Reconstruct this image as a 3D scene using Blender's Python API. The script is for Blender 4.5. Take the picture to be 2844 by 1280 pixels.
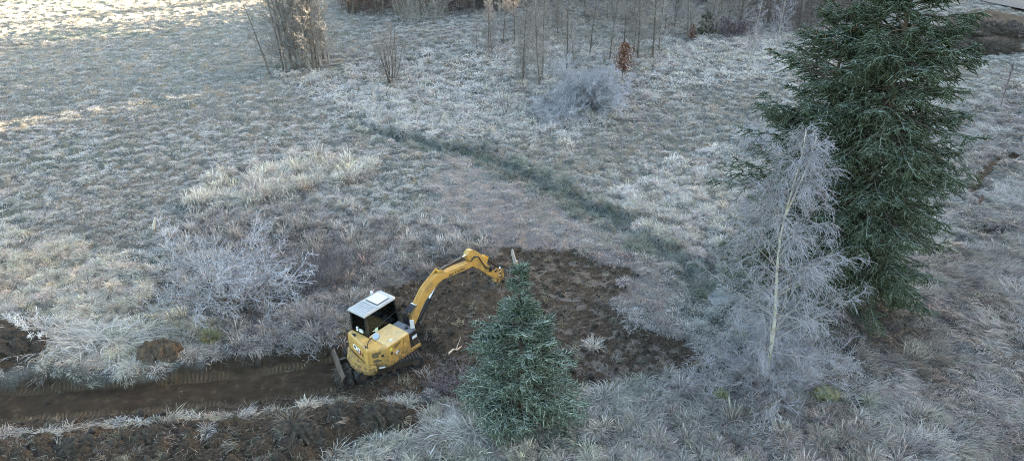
import bpy, bmesh, math, random
import numpy as np
from mathutils import Vector, Matrix

for _o in list(bpy.data.objects):
    bpy.data.objects.remove(_o)
S = bpy.context.scene
COL = S.collection
R = math.radians
random.seed(7)

# ------------------------------------------------------------------ camera, sky, sun, exposure
CAM_H, PITCH, FPX, CX, CY = 19.5, R(28), 2231.0, 1422.0, 640.0
cam_d = bpy.data.cameras.new('camera')
cam = bpy.data.objects.new('camera', cam_d)
COL.objects.link(cam)
cam.location = (0, 0, CAM_H)
cam.rotation_euler = (R(90) - PITCH, 0, 0)
cam_d.sensor_width = 36.0
cam_d.lens = 36.0 * FPX / 2844.0
cam_d.clip_start = 0.5
cam_d.clip_end = 3000
S.camera = cam

SUN_EL, SUN_AZ = R(8.0), R(60.0)          # azimuth from +Y towards +X
world = bpy.data.worlds.new('World')
S.world = world
world.use_nodes = True
wn = world.node_tree.nodes
wl = world.node_tree.links
bg = wn['Background']
sky = wn.new('ShaderNodeTexSky')
sky.sky_type = 'NISHITA'
sky.sun_disc = False
sky.sun_elevation = SUN_EL
sky.sun_rotation = SUN_AZ
sky.air_density = 1.0
sky.dust_density = 2.0
sky.ozone_density = 0.6
wl.new(sky.outputs[0], bg.inputs[0])
bg.inputs[1].default_value = 0.06

sd = bpy.data.lights.new('sun', 'SUN')
sd.energy = 5.0
sd.angle = R(0.5)
sd.color = (1.0, 0.81, 0.56)
sun = bpy.data.objects.new('sun', sd)
COL.objects.link(sun)
sdir = Vector((math.sin(SUN_AZ) * math.cos(SUN_EL), math.cos(SUN_AZ) * math.cos(SUN_EL), math.sin(SUN_EL)))
sun.rotation_euler = (-sdir).to_track_quat('-Z', 'Y').to_euler()
sun.location = (60, 40, 60)

S.view_settings.view_transform = 'Standard'
S.view_settings.look = 'None'
S.view_settings.gamma = 1.0
S.view_settings.use_curve_mapping = False
S.view_settings.exposure = 4.6
S.render.engine = 'CYCLES'
S.cycles.use_denoising = True
S.cycles.denoising_prefilter = 'NONE'
S.cycles.sample_clamp_indirect = 4.0
world.cycles.sampling_method = 'MANUAL'
world.cycles.sample_map_resolution = 1024
S.cycles.max_bounces = 6
S.cycles.diffuse_bounces = 3
S.cycles.transparent_max_bounces = 16
S.cycles.pixel_filter_type = 'BLACKMAN_HARRIS'
S.cycles.filter_width = 1.0

# ------------------------------------------------------------------ numpy noise and polygons
def _h(ix, iy, seed):
    n = (ix.astype(np.int64) * 374761393 + iy.astype(np.int64) * 668265263 + seed * 982451653) & 0xffffffff
    n = ((n ^ (n >> 13)) * 1274126177) & 0xffffffff
    n = (n ^ (n >> 16)) & 0xffffffff
    return n / 4294967295.0

def noise(x, y, scale, seed=0):
    x = np.asarray(x, float) / scale + 1000.3
    y = np.asarray(y, float) / scale + 1000.7
    x0 = np.floor(x); y0 = np.floor(y)
    fx = x - x0; fy = y - y0
    ux = fx * fx * fx * (fx * (fx * 6 - 15) + 10); uy = fy * fy * fy * (fy * (fy * 6 - 15) + 10)
    def g(dx, dy):
        a = _h(x0 + dx, y0 + dy, seed) * 2 * np.pi
        return np.cos(a) * (fx - dx) + np.sin(a) * (fy - dy)
    a = g(0, 0) * (1 - ux) + g(1, 0) * ux
    b = g(0, 1) * (1 - ux) + g(1, 1) * ux
    return (a * (1 - uy) + b * uy) * 1.5

def fbm(x, y, scale, seed=0, o=3):
    r = 0; a = 1.0
    for i in range(o):
        r = r + a * noise(x, y, scale / 2 ** i, seed + i * 17); a *= 0.5
    return r

def sstep(a, b, x):
    t = np.clip((x - a) / (b - a), 0, 1)
    return t * t * (3 - 2 * t)

def ray(px, py):
    u = (px - CX) / FPX; v = (CY - py) / FPX
    return np.array([u, math.cos(PITCH) + v * math.sin(PITCH), -math.sin(PITCH) + v * math.cos(PITCH)])

def at_z(px, py, z=0.0):
    d = ray(px, py); t = (z - CAM_H) / d[2]
    return np.array([0, 0, CAM_H]) + t * d

K = 1.10447                                    # 2575-wide viewing scale to the 2844-wide photograph
def gpoly(pts, z=0.0):
    return np.array([at_z(x * K, y * K, z)[:2] for x, y in pts])

def seg_dist(x, y, P, closed):
    d = np.full(np.shape(x), 1e9)
    n = len(P)
    for i in range(n if closed else n - 1):
        ax, ay = P[i]; bx, by = P[(i + 1) % n]
        vx, vy = bx - ax, by - ay
        t = np.clip(((x - ax) * vx + (y - ay) * vy) / (vx * vx + vy * vy + 1e-9), 0, 1)
        d = np.minimum(d, np.hypot(x - ax - t * vx, y - ay - t * vy))
    return d

def sdf(x, y, P):                               # positive inside
    d = seg_dist(x, y, P, True)
    ins = np.zeros(np.shape(x), bool)
    n = len(P)
    for i in range(n):
        ax, ay = P[i]; bx, by = P[(i + 1) % n]
        c = ((ay > y) != (by > y)) & (x < (bx - ax) * (y - ay) / (by - ay + 1e-12) + ax)
        ins ^= c
    return np.where(ins, d, -d)

# zones of the ground, traced as areas on the ground plane
TRENCH = gpoly([(-260, 1095), (0, 1090), (300, 1062), (640, 1034), (830, 1008), (1000, 1010), (1120, 960), (1130, 890), (1040, 800), (960, 760), (880, 800), (850, 862), (700, 872),
                (560, 892), (480, 915), (330, 948), (200, 950), (100, 935), (0, 955), (-260, 965)])
LANE = gpoly([(-260, 1080), (300, 1045), (640, 1015), (830, 992), (890, 960), (870, 885), (700, 900), (480, 935), (200, 965), (-260, 975)], -0.45)
BANK = gpoly([(-260, 1300), (-260, 1090), (0, 1085), (300, 1055), (640, 1028), (860, 995), (1000, 1010), (1090, 990), (1050, 1070), (900, 1095), (830, 1150), (760, 1300)], 0.3)
WORK = gpoly([(985, 735), (1080, 685), (1180, 655), (1260, 638), (1400, 640), (1530, 650), (1580, 700), (1520, 760), (1590, 830), (1700, 862), (1750, 900), (1700, 948),
              (1600, 962), (1490, 985), (1300, 1010), (1110, 1010), (1070, 960), (1080, 880), (1000, 800)])
PILE = gpoly([(-260, 945), (-260, 800), (0, 803), (70, 800), (100, 830), (85, 885), (55, 925), (0, 945)])
FARSOIL = gpoly([(2375, 60), (2400, 40), (2470, 28), (2575, 50), (2680, 75), (2680, 120), (2575, 118), (2500, 132), (2420, 122), (2400, 95)])
RUT1 = gpoly([(2700, 330), (2575, 380), (2500, 412), (2462, 452), (2440, 480)])
RUT2 = gpoly([(2440, 578), (2500, 572), (2575, 592), (2660, 600)])
DITCH = gpoly([(900, 300), (960, 340), (1080, 370), (1200, 395), (1330, 445), (1480, 520), (1570, 570), (1640, 615), (1720, 670), (1790, 730)])
STRAW = gpoly([(520, 505), (560, 468), (640, 440), (720, 415), (800, 398), (880, 405), (935, 420), (930, 445), (830, 475), (720, 498), (620, 515), (540, 530)])
TUSS = gpoly([(700, 190), (900, 180), (1050, 150), (1250, 110), (1600, 110), (1960, 90), (1960, 200), (1700, 235), (1560, 300), (1430, 350), (1250, 345), (1080, 350), (920, 330), (840, 260)])
TUSS2 = gpoly([(1560, 480), (1640, 430), (1800, 380), (1900, 330), (1960, 380), (1860, 560), (1800, 700), (1720, 660), (1640, 580), (1560, 530)])
WITHER = gpoly([(430, 560), (800, 520), (1000, 560), (1300, 560), (1400, 620), (1250, 640), (1060, 690), (960, 740), (880, 800), (850, 860), (560, 890), (440, 820), (400, 700)])
LODGED = gpoly([(2130, 330), (2700, 200), (2900, 900), (2900, 1400), (2250, 1300), (2150, 1000), (2120, 800), (2400, 620), (2430, 400)])
FRONT = gpoly([(640, 1400), (690, 1140), (880, 1090), (1040, 1050), (1110, 1000), (1480, 985), (1740, 960), (2120, 980), (2250, 1150), (2350, 1400)])
LEFTTUSS = gpoly([(-260, 640), (0, 590), (150, 610), (320, 680), (450, 760), (500, 880), (330, 930), (100, 930), (110, 820), (60, 795), (-260, 795)])
FLAT = gpoly([(1100, 395), (1250, 440), (1450, 555), (1600, 660), (1700, 740), (1690, 830), (1600, 800), (1540, 690), (1480, 640), (1250, 620), (1080, 520)])
ROAD = gpoly([(2440, 2), (2490, 14), (2575, 36), (2700, 72), (2900, 130), (2900, 92), (2700, 40), (2575, 10), (2530, -4), (2440, -16)])
TRACKA = gpoly([(-260, 1000), (0, 988), (420, 958), (700, 930), (900, 890)], -0.45)
TRACKB = gpoly([(-260, 1080), (0, 1062), (300, 1036), (640, 1010), (840, 984), (960, 950)], -0.45)
MOUND_C = at_z(1140 * K, 112 * K)

def zones(x, y):
    n1 = fbm(x, y, 1.3, 3, 3)
    n2 = fbm(x, y, 0.45, 9, 2)
    e = n1 * 0.38 + n2 * 0.15
    far = np.clip(y / 25.0, 0.8, 2.5)
    z = {}
    z['trench'] = sdf(x, y, TRENCH)
    z['bank'] = sdf(x, y, BANK)
    z['work'] = sdf(x, y, WORK)
    z['pile'] = sdf(x, y, PILE)
    z['far'] = sdf(x, y, FARSOIL)
    z['lane'] = sdf(x, y, LANE)
    s = np.maximum.reduce([z['trench'] + e * 0.5, z['bank'] + e * 0.8, z['work'] + e * 1.9 + 0.22, z['pile'] + e, (z['far'] + e * 3)])
    rut = np.minimum(seg_dist(x, y, RUT1, False) - 0.42, seg_dist(x, y, RUT2, False) - 0.34) + np.abs(e) * 0.8
    z['rut'] = -rut
    z['soil'] = sstep(-0.12, 0.14, np.maximum(s, -rut))
    z['e'] = e
    return z

def height(x, y, z=None, fine=True):
    x = np.asarray(x, float); y = np.asarray(y, float)
    if z is None:
        z = zones(x, y)
    calm = sstep(-4, 6, x)
    h = (0.08 + 0.27 * calm) * noise(x, y, 17.0, 1) + (0.03 + 0.09 * calm) * noise(x, y, 6.0, 2)
    h = h * sstep(20, 45, y) * 0.8
    dm = np.hypot((x - MOUND_C[0]) / 7.0, (y - MOUND_C[1]) / 6.0)
    h = h + 0.7 * np.exp(-dm * dm)
    h = h - 0.40 * np.exp(-(seg_dist(x, y, DITCH, False) / 0.5) ** 2)
    tr = sstep(-0.22, 0.30, z['trench'] + z['e'] * 0.25)
    h = h * (1 - tr) + tr * (-0.45)
    bk = sstep(-0.15, 0.9, z['bank'] + z['e'] * 0.3)
    h = h + 0.42 * bk
    h = h + 0.45 * sstep(0.0, 0.9, z['pile'] + z['e'] * .4) + 0.5 * sstep(0, 2.2, z['far'] + z['e'])
    wk = sstep(-0.3, 0.5, z['work'] + z['e'] * 0.8)
    h = h - 0.16 * wk * (1 - tr)
    h = h - 0.16 * sstep(-0.12, 0.12, z['rut'])
    if fine:
        so = z['soil']; ln = sstep(-0.1, 0.4, z['lane'])
        hum = 0.20 * np.abs(noise(x, y, 1.25, 21)) + 0.11 * noise(x, y, 0.62, 22) + 0.035 * noise(x, y, 0.3, 23)
        big = sstep(30, 55, y)
        hum = hum * (1 + 0.45 * big) + big * 0.05 * noise(x, y, 0.8, 25)
        clod = 0.10 * (np.abs(noise(x, y, 0.85, 31)) - 0.2) * (1 + 1.2 * bk) + 0.10 * np.abs(noise(x, y, 0.36, 32)) + 0.045 * noise(x, y, 0.17, 33)
        h = h + hum * (1 - so) * 0.95 + clod * so * (1 - 0.66 * ln) * (0.75 + 0.9 * bk)
        da = np.abs(seg_dist(x, y, TRACKA, False) ); db = np.abs(seg_dist(x, y, TRACKB, False))
        rutd = np.maximum(np.exp(-(da / 0.22) ** 4), np.exp(-(db / 0.22) ** 4)) * ln
        h = h - 0.10 * rutd + 0.03 * noise(x, y, 0.5, 35) * ln + 0.05 * noise(x, y, 1.7, 36) * ln
    return h

def gp(px, py, fine=False):                     # photograph pixel -> point on the ground
    p = at_z(px, py, 0.0)
    for _ in range(3):
        zz = float(height(np.array([p[0]]), np.array([p[1]]), None, fine)[0])
        p = at_z(px, py, zz)
    return Vector((p[0], p[1], zz))

def gd(x, y):
    return gp(x * K, y * K)

def top_z(base, py):                            # height above base of something seen at row py over this base
    d = ray(CX, py)
    return CAM_H + base[1] * d[2] / d[1] - base[2]

# ------------------------------------------------------------------ materials
def nt(name):
    m = bpy.data.materials.new(name)
    m.use_nodes = True
    n = m.node_tree.nodes; n.clear()
    out = n.new('ShaderNodeOutputMaterial')
    return m, n, m.node_tree.links, out

def ramp(n, l, src, stops):
    r = n.new('ShaderNodeValToRGB')
    while len(r.color_ramp.elements) < len(stops):
        r.color_ramp.elements.new(0.5)
    for e, (p, c) in zip(r.color_ramp.elements, stops):
        e.position = p; e.color = (c[0], c[1], c[2], 1) if not isinstance(c, float) else (c, c, c, 1)
    l.new(src, r.inputs[0])
    return r.outputs[0]

def tex(n, l, scale, detail=3, rough=0.55, coord='Object', dist=0.0):
    tc = n.new('ShaderNodeTexCoord'); t = n.new('ShaderNodeTexNoise')
    t.inputs['Scale'].default_value = scale; t.inputs['Detail'].default_value = detail
    t.inputs['Roughness'].default_value = rough; t.inputs['Distortion'].default_value = dist
    l.new(tc.outputs[coord], t.inputs['Vector'])
    return t.outputs['Fac']

def mix(n, l, f, a, b, mode='MIX'):
    m = n.new('ShaderNodeMix'); m.data_type = 'RGBA'; m.blend_type = mode
    for s, v in ((0, f), (6, a), (7, b)):
        if hasattr(v, 'is_linked'): l.new(v, m.inputs[s])
        elif isinstance(v, (int, float)): m.inputs[s].default_value = v
        else: m.inputs[s].default_value = (v[0], v[1], v[2], 1)
    return m.outputs[2]

def math_(n, l, op, a, b=0.0, c=None, clamp=False):
    m = n.new('ShaderNodeMath'); m.operation = op; m.use_clamp = clamp
    for i, v in enumerate((a, b) if c is None else (a, b, c)):
        if hasattr(v, 'is_linked'): l.new(v, m.inputs[i])
        else: m.inputs[i].default_value = v
    return m.outputs[0]

def attr(n, name, typ='GEOMETRY'):
    a = n.new('ShaderNodeAttribute'); a.attribute_type = typ; a.attribute_name = name
    return a

def simple(name, col, rough=0.6, metal=0.0, var=0.15, scale=8.0, dirt=None, dirt_amt=0.5, bump=0.0, coat=0.0):
    m, n, l, out = nt(name)
    p = n.new('ShaderNodeBsdfPrincipled')
    f = tex(n, l, scale, 4)
    c = ramp(n, l, f, [(0.3, [v * (1 - var) for v in col]), (0.7, [min(1, v * (1 + var)) for v in col])])
    if dirt:
        f2 = tex(n, l, scale * 0.9, 6, 0.7)
        c = mix(n, l, math_(n, l, 'MULTIPLY', ramp(n, l, f2, [(0.50, 0.0), (0.68, 1.0)]), dirt_amt), c, dirt)
    l.new(c, p.inputs['Base Color'])
    p.inputs['Roughness'].default_value = rough; p.inputs['Metallic'].default_value = metal
    p.inputs['Coat Weight'].default_value = coat
    if bump:
        b = n.new('ShaderNodeBump'); b.inputs['Strength'].default_value = bump; b.inputs['Distance'].default_value = 0.02
        l.new(tex(n, l, scale * 3, 5), b.inputs['Height']); l.new(b.outputs[0], p.inputs['Normal'])
    l.new(p.outputs[0], out.inputs[0])
    return m

FROST = (0.675, 0.665, 0.675)

def frosted(name, base, var, frost_col, amount, up=True, lo=-0.2, hi=0.9, nscale=6.0, rough=0.85, trans=0.0):
    """plain colour with rime settled on faces that look up"""
    m, n, l, out = nt(name)
    f = tex(n, l, nscale, 4)
    c = ramp(n, l, f, [(0.3, base), (0.7, var)])
    if up:
        g = n.new('ShaderNodeNewGeometry'); sx = n.new('ShaderNodeSeparateXYZ')
        l.new(g.outputs['Normal'], sx.inputs[0])
        mr = n.new('ShaderNodeMapRange'); mr.inputs[1].default_value = lo; mr.inputs[2].default_value = hi
        l.new(sx.outputs[2], mr.inputs[0])
        a = math_(n, l, 'MULTIPLY', mr.outputs[0], amount)
    else:
        a = math_(n, l, 'ADD', amount, 0.0)
    f2 = tex(n, l, nscale * 2.3, 3)
    a = math_(n, l, 'MULTIPLY', a, ramp(n, l, f2, [(0.32, 0.35), (0.62, 1.0)]), clamp=True)
    c = mix(n, l, a, c, frost_col)
    d = n.new('ShaderNodeBsdfDiffuse'); l.new(c, d.inputs[0])
    sh = d.outputs[0]
    if trans:
        t = n.new('ShaderNodeBsdfTranslucent'); l.new(c, t.inputs[0])
        ms = n.new('ShaderNodeMixShader'); ms.inputs[0].default_value = trans
        l.new(sh, ms.inputs[1]); l.new(t.outputs[0], ms.inputs[2]); sh = ms.outputs[0]
    l.new(sh, out.inputs[0])
    return m

def grass_mat(name='frosted_grass', own=None, own_frost=0.6):
    m, n, l, out = nt(name)
    if own is None:
        tint = attr(n, 'tint', 'INSTANCER')
        fr = attr(n, 'frost', 'INSTANCER')
    else:
        tint = n.new('ShaderNodeRGB'); tint.outputs[0].default_value = (*own, 1)
        fr = n.new('ShaderNodeValue'); fr.outputs[0].default_value = own_frost
    tip = attr(n, 'tip'); rnd = attr(n, 'rnd')
    v = math_(n, l, 'MULTIPLY_ADD', rnd.outputs['Fac'], 1.0, 0.45)
    c = mix(n, l, 1.0, tint.outputs[0], (1, 1, 1), 'MULTIPLY')
    hs = n.new('ShaderNodeHueSaturation')
    l.new(c, hs.inputs['Color']); l.new(v, hs.inputs['Value'])
    hs.inputs['Saturation'].default_value = 1.0
    # bases of the blades are browner, and darkened for the shade between tufts
    base = mix(n, l, 0.75, hs.outputs[0], (0.055, 0.042, 0.030))
    c = mix(n, l, math_(n, l, 'MULTIPLY', tip.outputs['Fac'], 1.6, clamp=True), base, hs.outputs[0])
    a = math_(n, l, 'MULTIPLY', math_(n, l, 'MULTIPLY_ADD', tip.outputs['Fac'], 0.9, 0.25), fr.outputs['Fac' if own is None else 0])
    a = math_(n, l, 'MULTIPLY', a, math_(n, l, 'MULTIPLY_ADD', rnd.outputs['Fac'], 0.7, 0.6), clamp=True)
    c = mix(n, l, a, c, FROST)
    d = n.new('ShaderNodeBsdfDiffuse'); l.new(c, d.inputs[0])
    t = n.new('ShaderNodeBsdfTranslucent'); l.new(c, t.inputs[0])
    ms = n.new('ShaderNodeMixShader'); ms.inputs[0].default_value = 0.3
    l.new(d.outputs[0], ms.inputs[1]); l.new(t.outputs[0], ms.inputs[2]); l.new(ms.outputs[0], out.inputs[0])
    return m

def ground_mat():
    m, n, l, out = nt('ground')
    soil = attr(n, 'soil').outputs['Fac']; lane = attr(n, 'lane').outputs['Fac']
    tread = attr(n, 'tread').outputs['Fac']; along = attr(n, 'along').outputs['Fac']
    rime = attr(n, 'rime').outputs['Fac']; gt = attr(n, 'gtint').outputs['Color']
    f1 = tex(n, l, 2.2, 8, 0.62); f2 = tex(n, l, 11.0, 6, 0.65); f3 = tex(n, l, 0.35, 4)
    f4 = tex(n, l, 38.0, 4, 0.6)
    gv = ramp(n, l, f2, [(0.30, 0.30), (0.52, 0.75), (0.72, 1.25)])
    grass = mix(n, l, 1.0, gt, gv, 'MULTIPLY')
    fr = math_(n, l, 'MULTIPLY', ramp(n, l, f4, [(0.45, 0.0), (0.66, 1.0)]), 0.22)
    grass = mix(n, l, fr, grass, (0.50, 0.53, 0.57))
    dark = ramp(n, l, f2, [(0.28, (0.014, 0.010, 0.0075)), (0.5, (0.040, 0.029, 0.0205)), (0.72, (0.088, 0.065, 0.047))])
    lanec = ramp(n, l, f1, [(0.3, (0.020, 0.0135, 0.0085)), (0.55, (0.038, 0.026, 0.0165)), (0.75, (0.085, 0.060, 0.037))])
    tr_c = ramp(n, l, f1, [(0.3, (0.060, 0.043, 0.027)), (0.7, (0.13, 0.095, 0.060))])
    wav = math_(n, l, 'SINE', math_(n, l, 'ADD', math_(n, l, 'MULTIPLY', along, 2 * math.pi / 0.16), math_(n, l, 'MULTIPLY', f1, 9.0)))
    w01 = math_(n, l, 'MULTIPLY_ADD', wav, 0.5, 0.5)
    lanec = mix(n, l, math_(n, l, 'MULTIPLY', tread, math_(n, l, 'MULTIPLY_ADD', ramp(n, l, f2, [(.35, .0), (.6, 1.0)]), 0.45, 0.55)), lanec, tr_c)
    s = mix(n, l, lane, dark, lanec)
    s = mix(n, l, math_(n, l, 'MULTIPLY', tread, math_(n, l, 'MULTIPLY', w01, ramp(n, l, f1, [(.38, .0), (.62, .75)]))), s, (0.020, 0.0145, 0.010))
    # rime patches on the scraped ground, chopped straw in the soil
    rp = math_(n, l, 'MULTIPLY', ramp(n, l, f1, [(0.50, 0.0), (0.60, 1.0)]), rime)
    s = mix(n, l, math_(n, l, 'MULTIPLY', rp, 0.50), s, (0.19, 0.16, 0.145))
    st = math_(n, l, 'MULTIPLY', ramp(n, l, f4, [(0.62, 0.0), (0.70, 1.0)]), math_(n, l, 'SUBTRACT', 0.5, math_(n, l, 'MULTIPLY', lane, 0.42)))
    s = mix(n, l, st, s, (0.20, 0.165, 0.115))
    c = mix(n, l, soil, grass, s)
    p = n.new('ShaderNodeBsdfPrincipled'); l.new(c, p.inputs['Base Color'])
    p.inputs['Roughness'].default_value = 0.9; p.inputs['Specular IOR Level'].default_value = 0.15
    hsum = math_(n, l, 'ADD', math_(n, l, 'MULTIPLY', f2, 0.6), math_(n, l, 'MULTIPLY', f4, 0.25))
    hsum = math_(n, l, 'ADD', hsum, math_(n, l, 'MULTIPLY', math_(n, l, 'MULTIPLY', w01, tread), -0.9))
    b = n.new('ShaderNodeBump'); b.inputs['Strength'].default_value = 0.9; b.inputs['Distance'].default_value = 0.07
    l.new(hsum, b.inputs['Height']); l.new(b.outputs[0], p.inputs['Normal'])
    l.new(p.outputs[0], out.inputs[0])
    return m

M = {}
M['grass'] = grass_mat()
M['ground'] = ground_mat()
M['soil'] = simple('dark_soil', (0.026, 0.020, 0.015), 0.95, 0, 0.6, 9, (0.15, 0.12, 0.085), 0.30, 0.8)
M['bark'] = frosted('grey_brown_bark', (0.055, 0.045, 0.038), (0.13, 0.11, 0.09), FROST, 0.35, nscale=9)
M['bark_pale'] = frosted('pale_bark', (0.16, 0.15, 0.13), (0.30, 0.28, 0.25), FROST, 0.45, nscale=9)
M['twig'] = frosted('bare_twig', (0.10, 0.082, 0.072), (0.20, 0.17, 0.15), FROST, 0.55, nscale=3)
M['twig_pale'] = frosted('pale_twig', (0.11, 0.095, 0.08), (0.22, 0.20, 0.175), FROST, 0.6, nscale=3)
M['twig_rime'] = frosted('rimed_twig', (0.15, 0.145, 0.15), (0.27, 0.27, 0.29), (0.58, 0.60, 0.67), 0.85, nscale=2.5, lo=-0.35, hi=0.8)
M['twig_birch'] = frosted('birch_twig', (0.115, 0.095, 0.10), (0.21, 0.18, 0.19), (0.52, 0.54, 0.61), 0.70, nscale=1.2, lo=-0.6, hi=0.7)
M['birch_bark'] = frosted('birch_bark', (0.30, 0.275, 0.20), (0.55, 0.53, 0.47), FROST, 0.3, nscale=5)
M['stalk_pale'] = frosted('birch_limb', (0.16, 0.14, 0.12), (0.34, 0.32, 0.28), FROST, 0.4, nscale=2)
M['brush'] = frosted('dark_brush', (0.05, 0.036, 0.032), (0.13, 0.095, 0.085), FROST, 0.25, nscale=1.2)
M['spruce'] = frosted('spruce_needles', (0.014, 0.024, 0.010), (0.036, 0.048, 0.020), (0.24, 0.27, 0.23), 0.60, nscale=1.1, lo=0.3, hi=1.0)
M['spruce_blue'] = frosted('rimed_spruce_needles', (0.016, 0.032, 0.015), (0.040, 0.062, 0.031), (0.42, 0.46, 0.41), 0.62, nscale=3.0, lo=0.45, hi=1.0)
M['tip_blue'] = frosted('rimed_spruce_tips', (0.05, 0.092, 0.055), (0.11, 0.155, 0.105), (0.50, 0.54, 0.50), 0.75, nscale=3.0, lo=0.0)
M['tip_dark'] = frosted('spruce_tips', (0.026, 0.044, 0.022), (0.060, 0.082, 0.048), (0.34, 0.39, 0.36), 0.70, nscale=1.5, lo=0.1)
M['spruce_bark'] = frosted('spruce_bark', (0.05, 0.038, 0.030), (0.10, 0.075, 0.058), FROST, 0.12)
M['cone'] = simple('spruce_cones', (0.13, 0.07, 0.035), 0.8)
M['russet'] = frosted('russet_leaves', (0.085, 0.038, 0.022), (0.19, 0.085, 0.05), FROST, 0.25, nscale=2)
M['bramble'] = frosted('purple_bramble', (0.05, 0.028, 0.035), (0.11, 0.065, 0.075), FROST, 0.45, nscale=2)
M['wood'] = frosted('weathered_wood', (0.20, 0.18, 0.16), (0.36, 0.34, 0.32), FROST, 0.5)
M['split'] = frosted('split_wood', (0.38, 0.24, 0.13), (0.58, 0.45, 0.32), FROST, 0.35)
M['moss'] = frosted('mossy_stump', (0.045, 0.05, 0.016), (0.10, 0.105, 0.040), FROST, 0.15)
M['weed'] = frosted('dead_weed', (0.08, 0.065, 0.06), (0.16, 0.135, 0.13), (0.6, 0.62, 0.68), 0.5, nscale=2)
M['road'] = simple('gravel_road', (0.085, 0.085, 0.09), 0.9, 0, 0.25, 3.0, bump=0.5)
M['hill'] = simple('wooded_hill', (0.05, 0.055, 0.04), 1.0, 0, 0.4, 0.05)
M['yellow'] = simple('yellow_paint', (0.45, 0.275, 0.078), 0.45, 0, 0.10, 2.4, (0.17, 0.12, 0.07), 0.70, coat=0.0)
M['yellow_top'] = simple('dusty_yellow_paint', (0.50, 0.36, 0.17), 0.6, 0, 0.10, 5.0, (0.34, 0.28, 0.20), 0.8)
M['yellow_dark'] = simple('ochre_paint', (0.50, 0.26, 0.03), 0.4, 0, 0.08, 5.0)
M['black'] = simple('black_paint', (0.014, 0.015, 0.018), 0.35, 0, 0.2, 5.0)
M['rubber'] = simple('track_rubber', (0.026, 0.024, 0.023), 0.9, 0, 0.4, 9.0, (0.085, 0.068, 0.05), 0.75, 0.5)
M['hose'] = simple('hydraulic_hose', (0.020, 0.022, 0.03), 0.42)
M['dgrey'] = simple('grey_deck', (0.10, 0.12, 0.15), 0.7, 0, 0.2, 12)
M['roof'] = simple('pale_cab_roof', (0.33, 0.34, 0.35), 0.45, 0, 0.05, 4, (0.23, 0.24, 0.25), 0.5)
M['hatch'] = simple('roof_hatch', (0.46, 0.46, 0.47), 0.4, 0, 0.03)
M['chrome'] = simple('chrome_rod', (0.75, 0.76, 0.78), 0.18, 1.0, 0.02)
M['steel'] = simple('worn_steel', (0.10, 0.075, 0.062), 0.6, 0.3, 0.35, 5.0, (0.13, 0.065, 0.035), 0.8, 0.4)
M['white'] = simple('white_sticker', (0.78, 0.79, 0.80), 0.5, 0, 0.02)
M['mint'] = simple('pale_green_sticker', (0.45, 0.62, 0.52), 0.5, 0, 0.05)
M['lime'] = simple('lime_sticker', (0.55, 0.62, 0.08), 0.5, 0, 0.05)
M['red'] = simple('dark_red_print', (0.22, 0.025, 0.03), 0.5, 0, 0.05)
M['ink'] = simple('black_print', (0.035, 0.028, 0.022), 0.6, 0, 0.05)
M['grille'] = simple('grille_mesh', (0.115, 0.085, 0.05), 0.8, 0, 0.5, 60, bump=0.8)
M['mirror'] = simple('mirror_back', (0.30, 0.36, 0.46), 0.25, 0.2, 0.1)
M['seat'] = simple('cab_interior', (0.16, 0.165, 0.16), 0.8)
M['decal_grey'] = simple('grey_decal', (0.55, 0.62, 0.72), 0.5, 0, 0.05)

def muddy(m):
    n, l = m.node_tree.nodes, m.node_tree.links
    p = next(q for q in n if q.type == 'BSDF_PRINCIPLED'); src = p.inputs['Base Color'].links[0].from_socket
    tc = n.new('ShaderNodeTexCoord'); sx = n.new('ShaderNodeSeparateXYZ'); l.new(tc.outputs['Object'], sx.inputs[0])
    mr = n.new('ShaderNodeMapRange'); mr.inputs[1].default_value = 1.25; mr.inputs[2].default_value = 0.45; l.new(sx.outputs[2], mr.inputs[0])
    f = tex(n, l, 9.0, 8, 0.72); g = tex(n, l, 2.5, 4)
    a = math_(n, l, 'ADD', math_(n, l, 'MULTIPLY', mr.outputs[0], 0.22), math_(n, l, 'ADD', f, math_(n, l, 'MULTIPLY', g, 0.3)))
    a = ramp(n, l, a, [(0.72, 0.0), (0.86, 0.8)])
    l.new(mix(n, l, a, src, (0.085, 0.062, 0.042)), p.inputs['Base Color'])
muddy(M['yellow']); muddy(M['black'])

def glass_mat():
    m, n, l, out = nt('cab_glass')
    t = n.new('ShaderNodeBsdfTransparent'); t.inputs[0].default_value = (0.86, 0.92, 0.89, 1)
    g = n.new('ShaderNodeBsdfGlossy'); g.inputs['Roughness'].default_value = 0.03; g.inputs[0].default_value = (0.9, 0.95, 0.95, 1)
    fz = n.new('ShaderNodeFresnel'); fz.inputs[0].default_value = 1.5
    ms = n.new('ShaderNodeMixShader')
    l.new(fz.outputs[0], ms.inputs[0]); l.new(t.outputs[0], ms.inputs[1]); l.new(g.outputs[0], ms.inputs[2])
    l.new(ms.outputs[0], out.inputs[0])
    return m
M['glass'] = glass_mat()

# ------------------------------------------------------------------ object helpers
def props(o, label=None, cat=None, group=None, kind=None):
    for k, v in (('label', label), ('category', cat), ('group', group), ('kind', kind)):
        if v: o[k] = v
    return o

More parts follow.
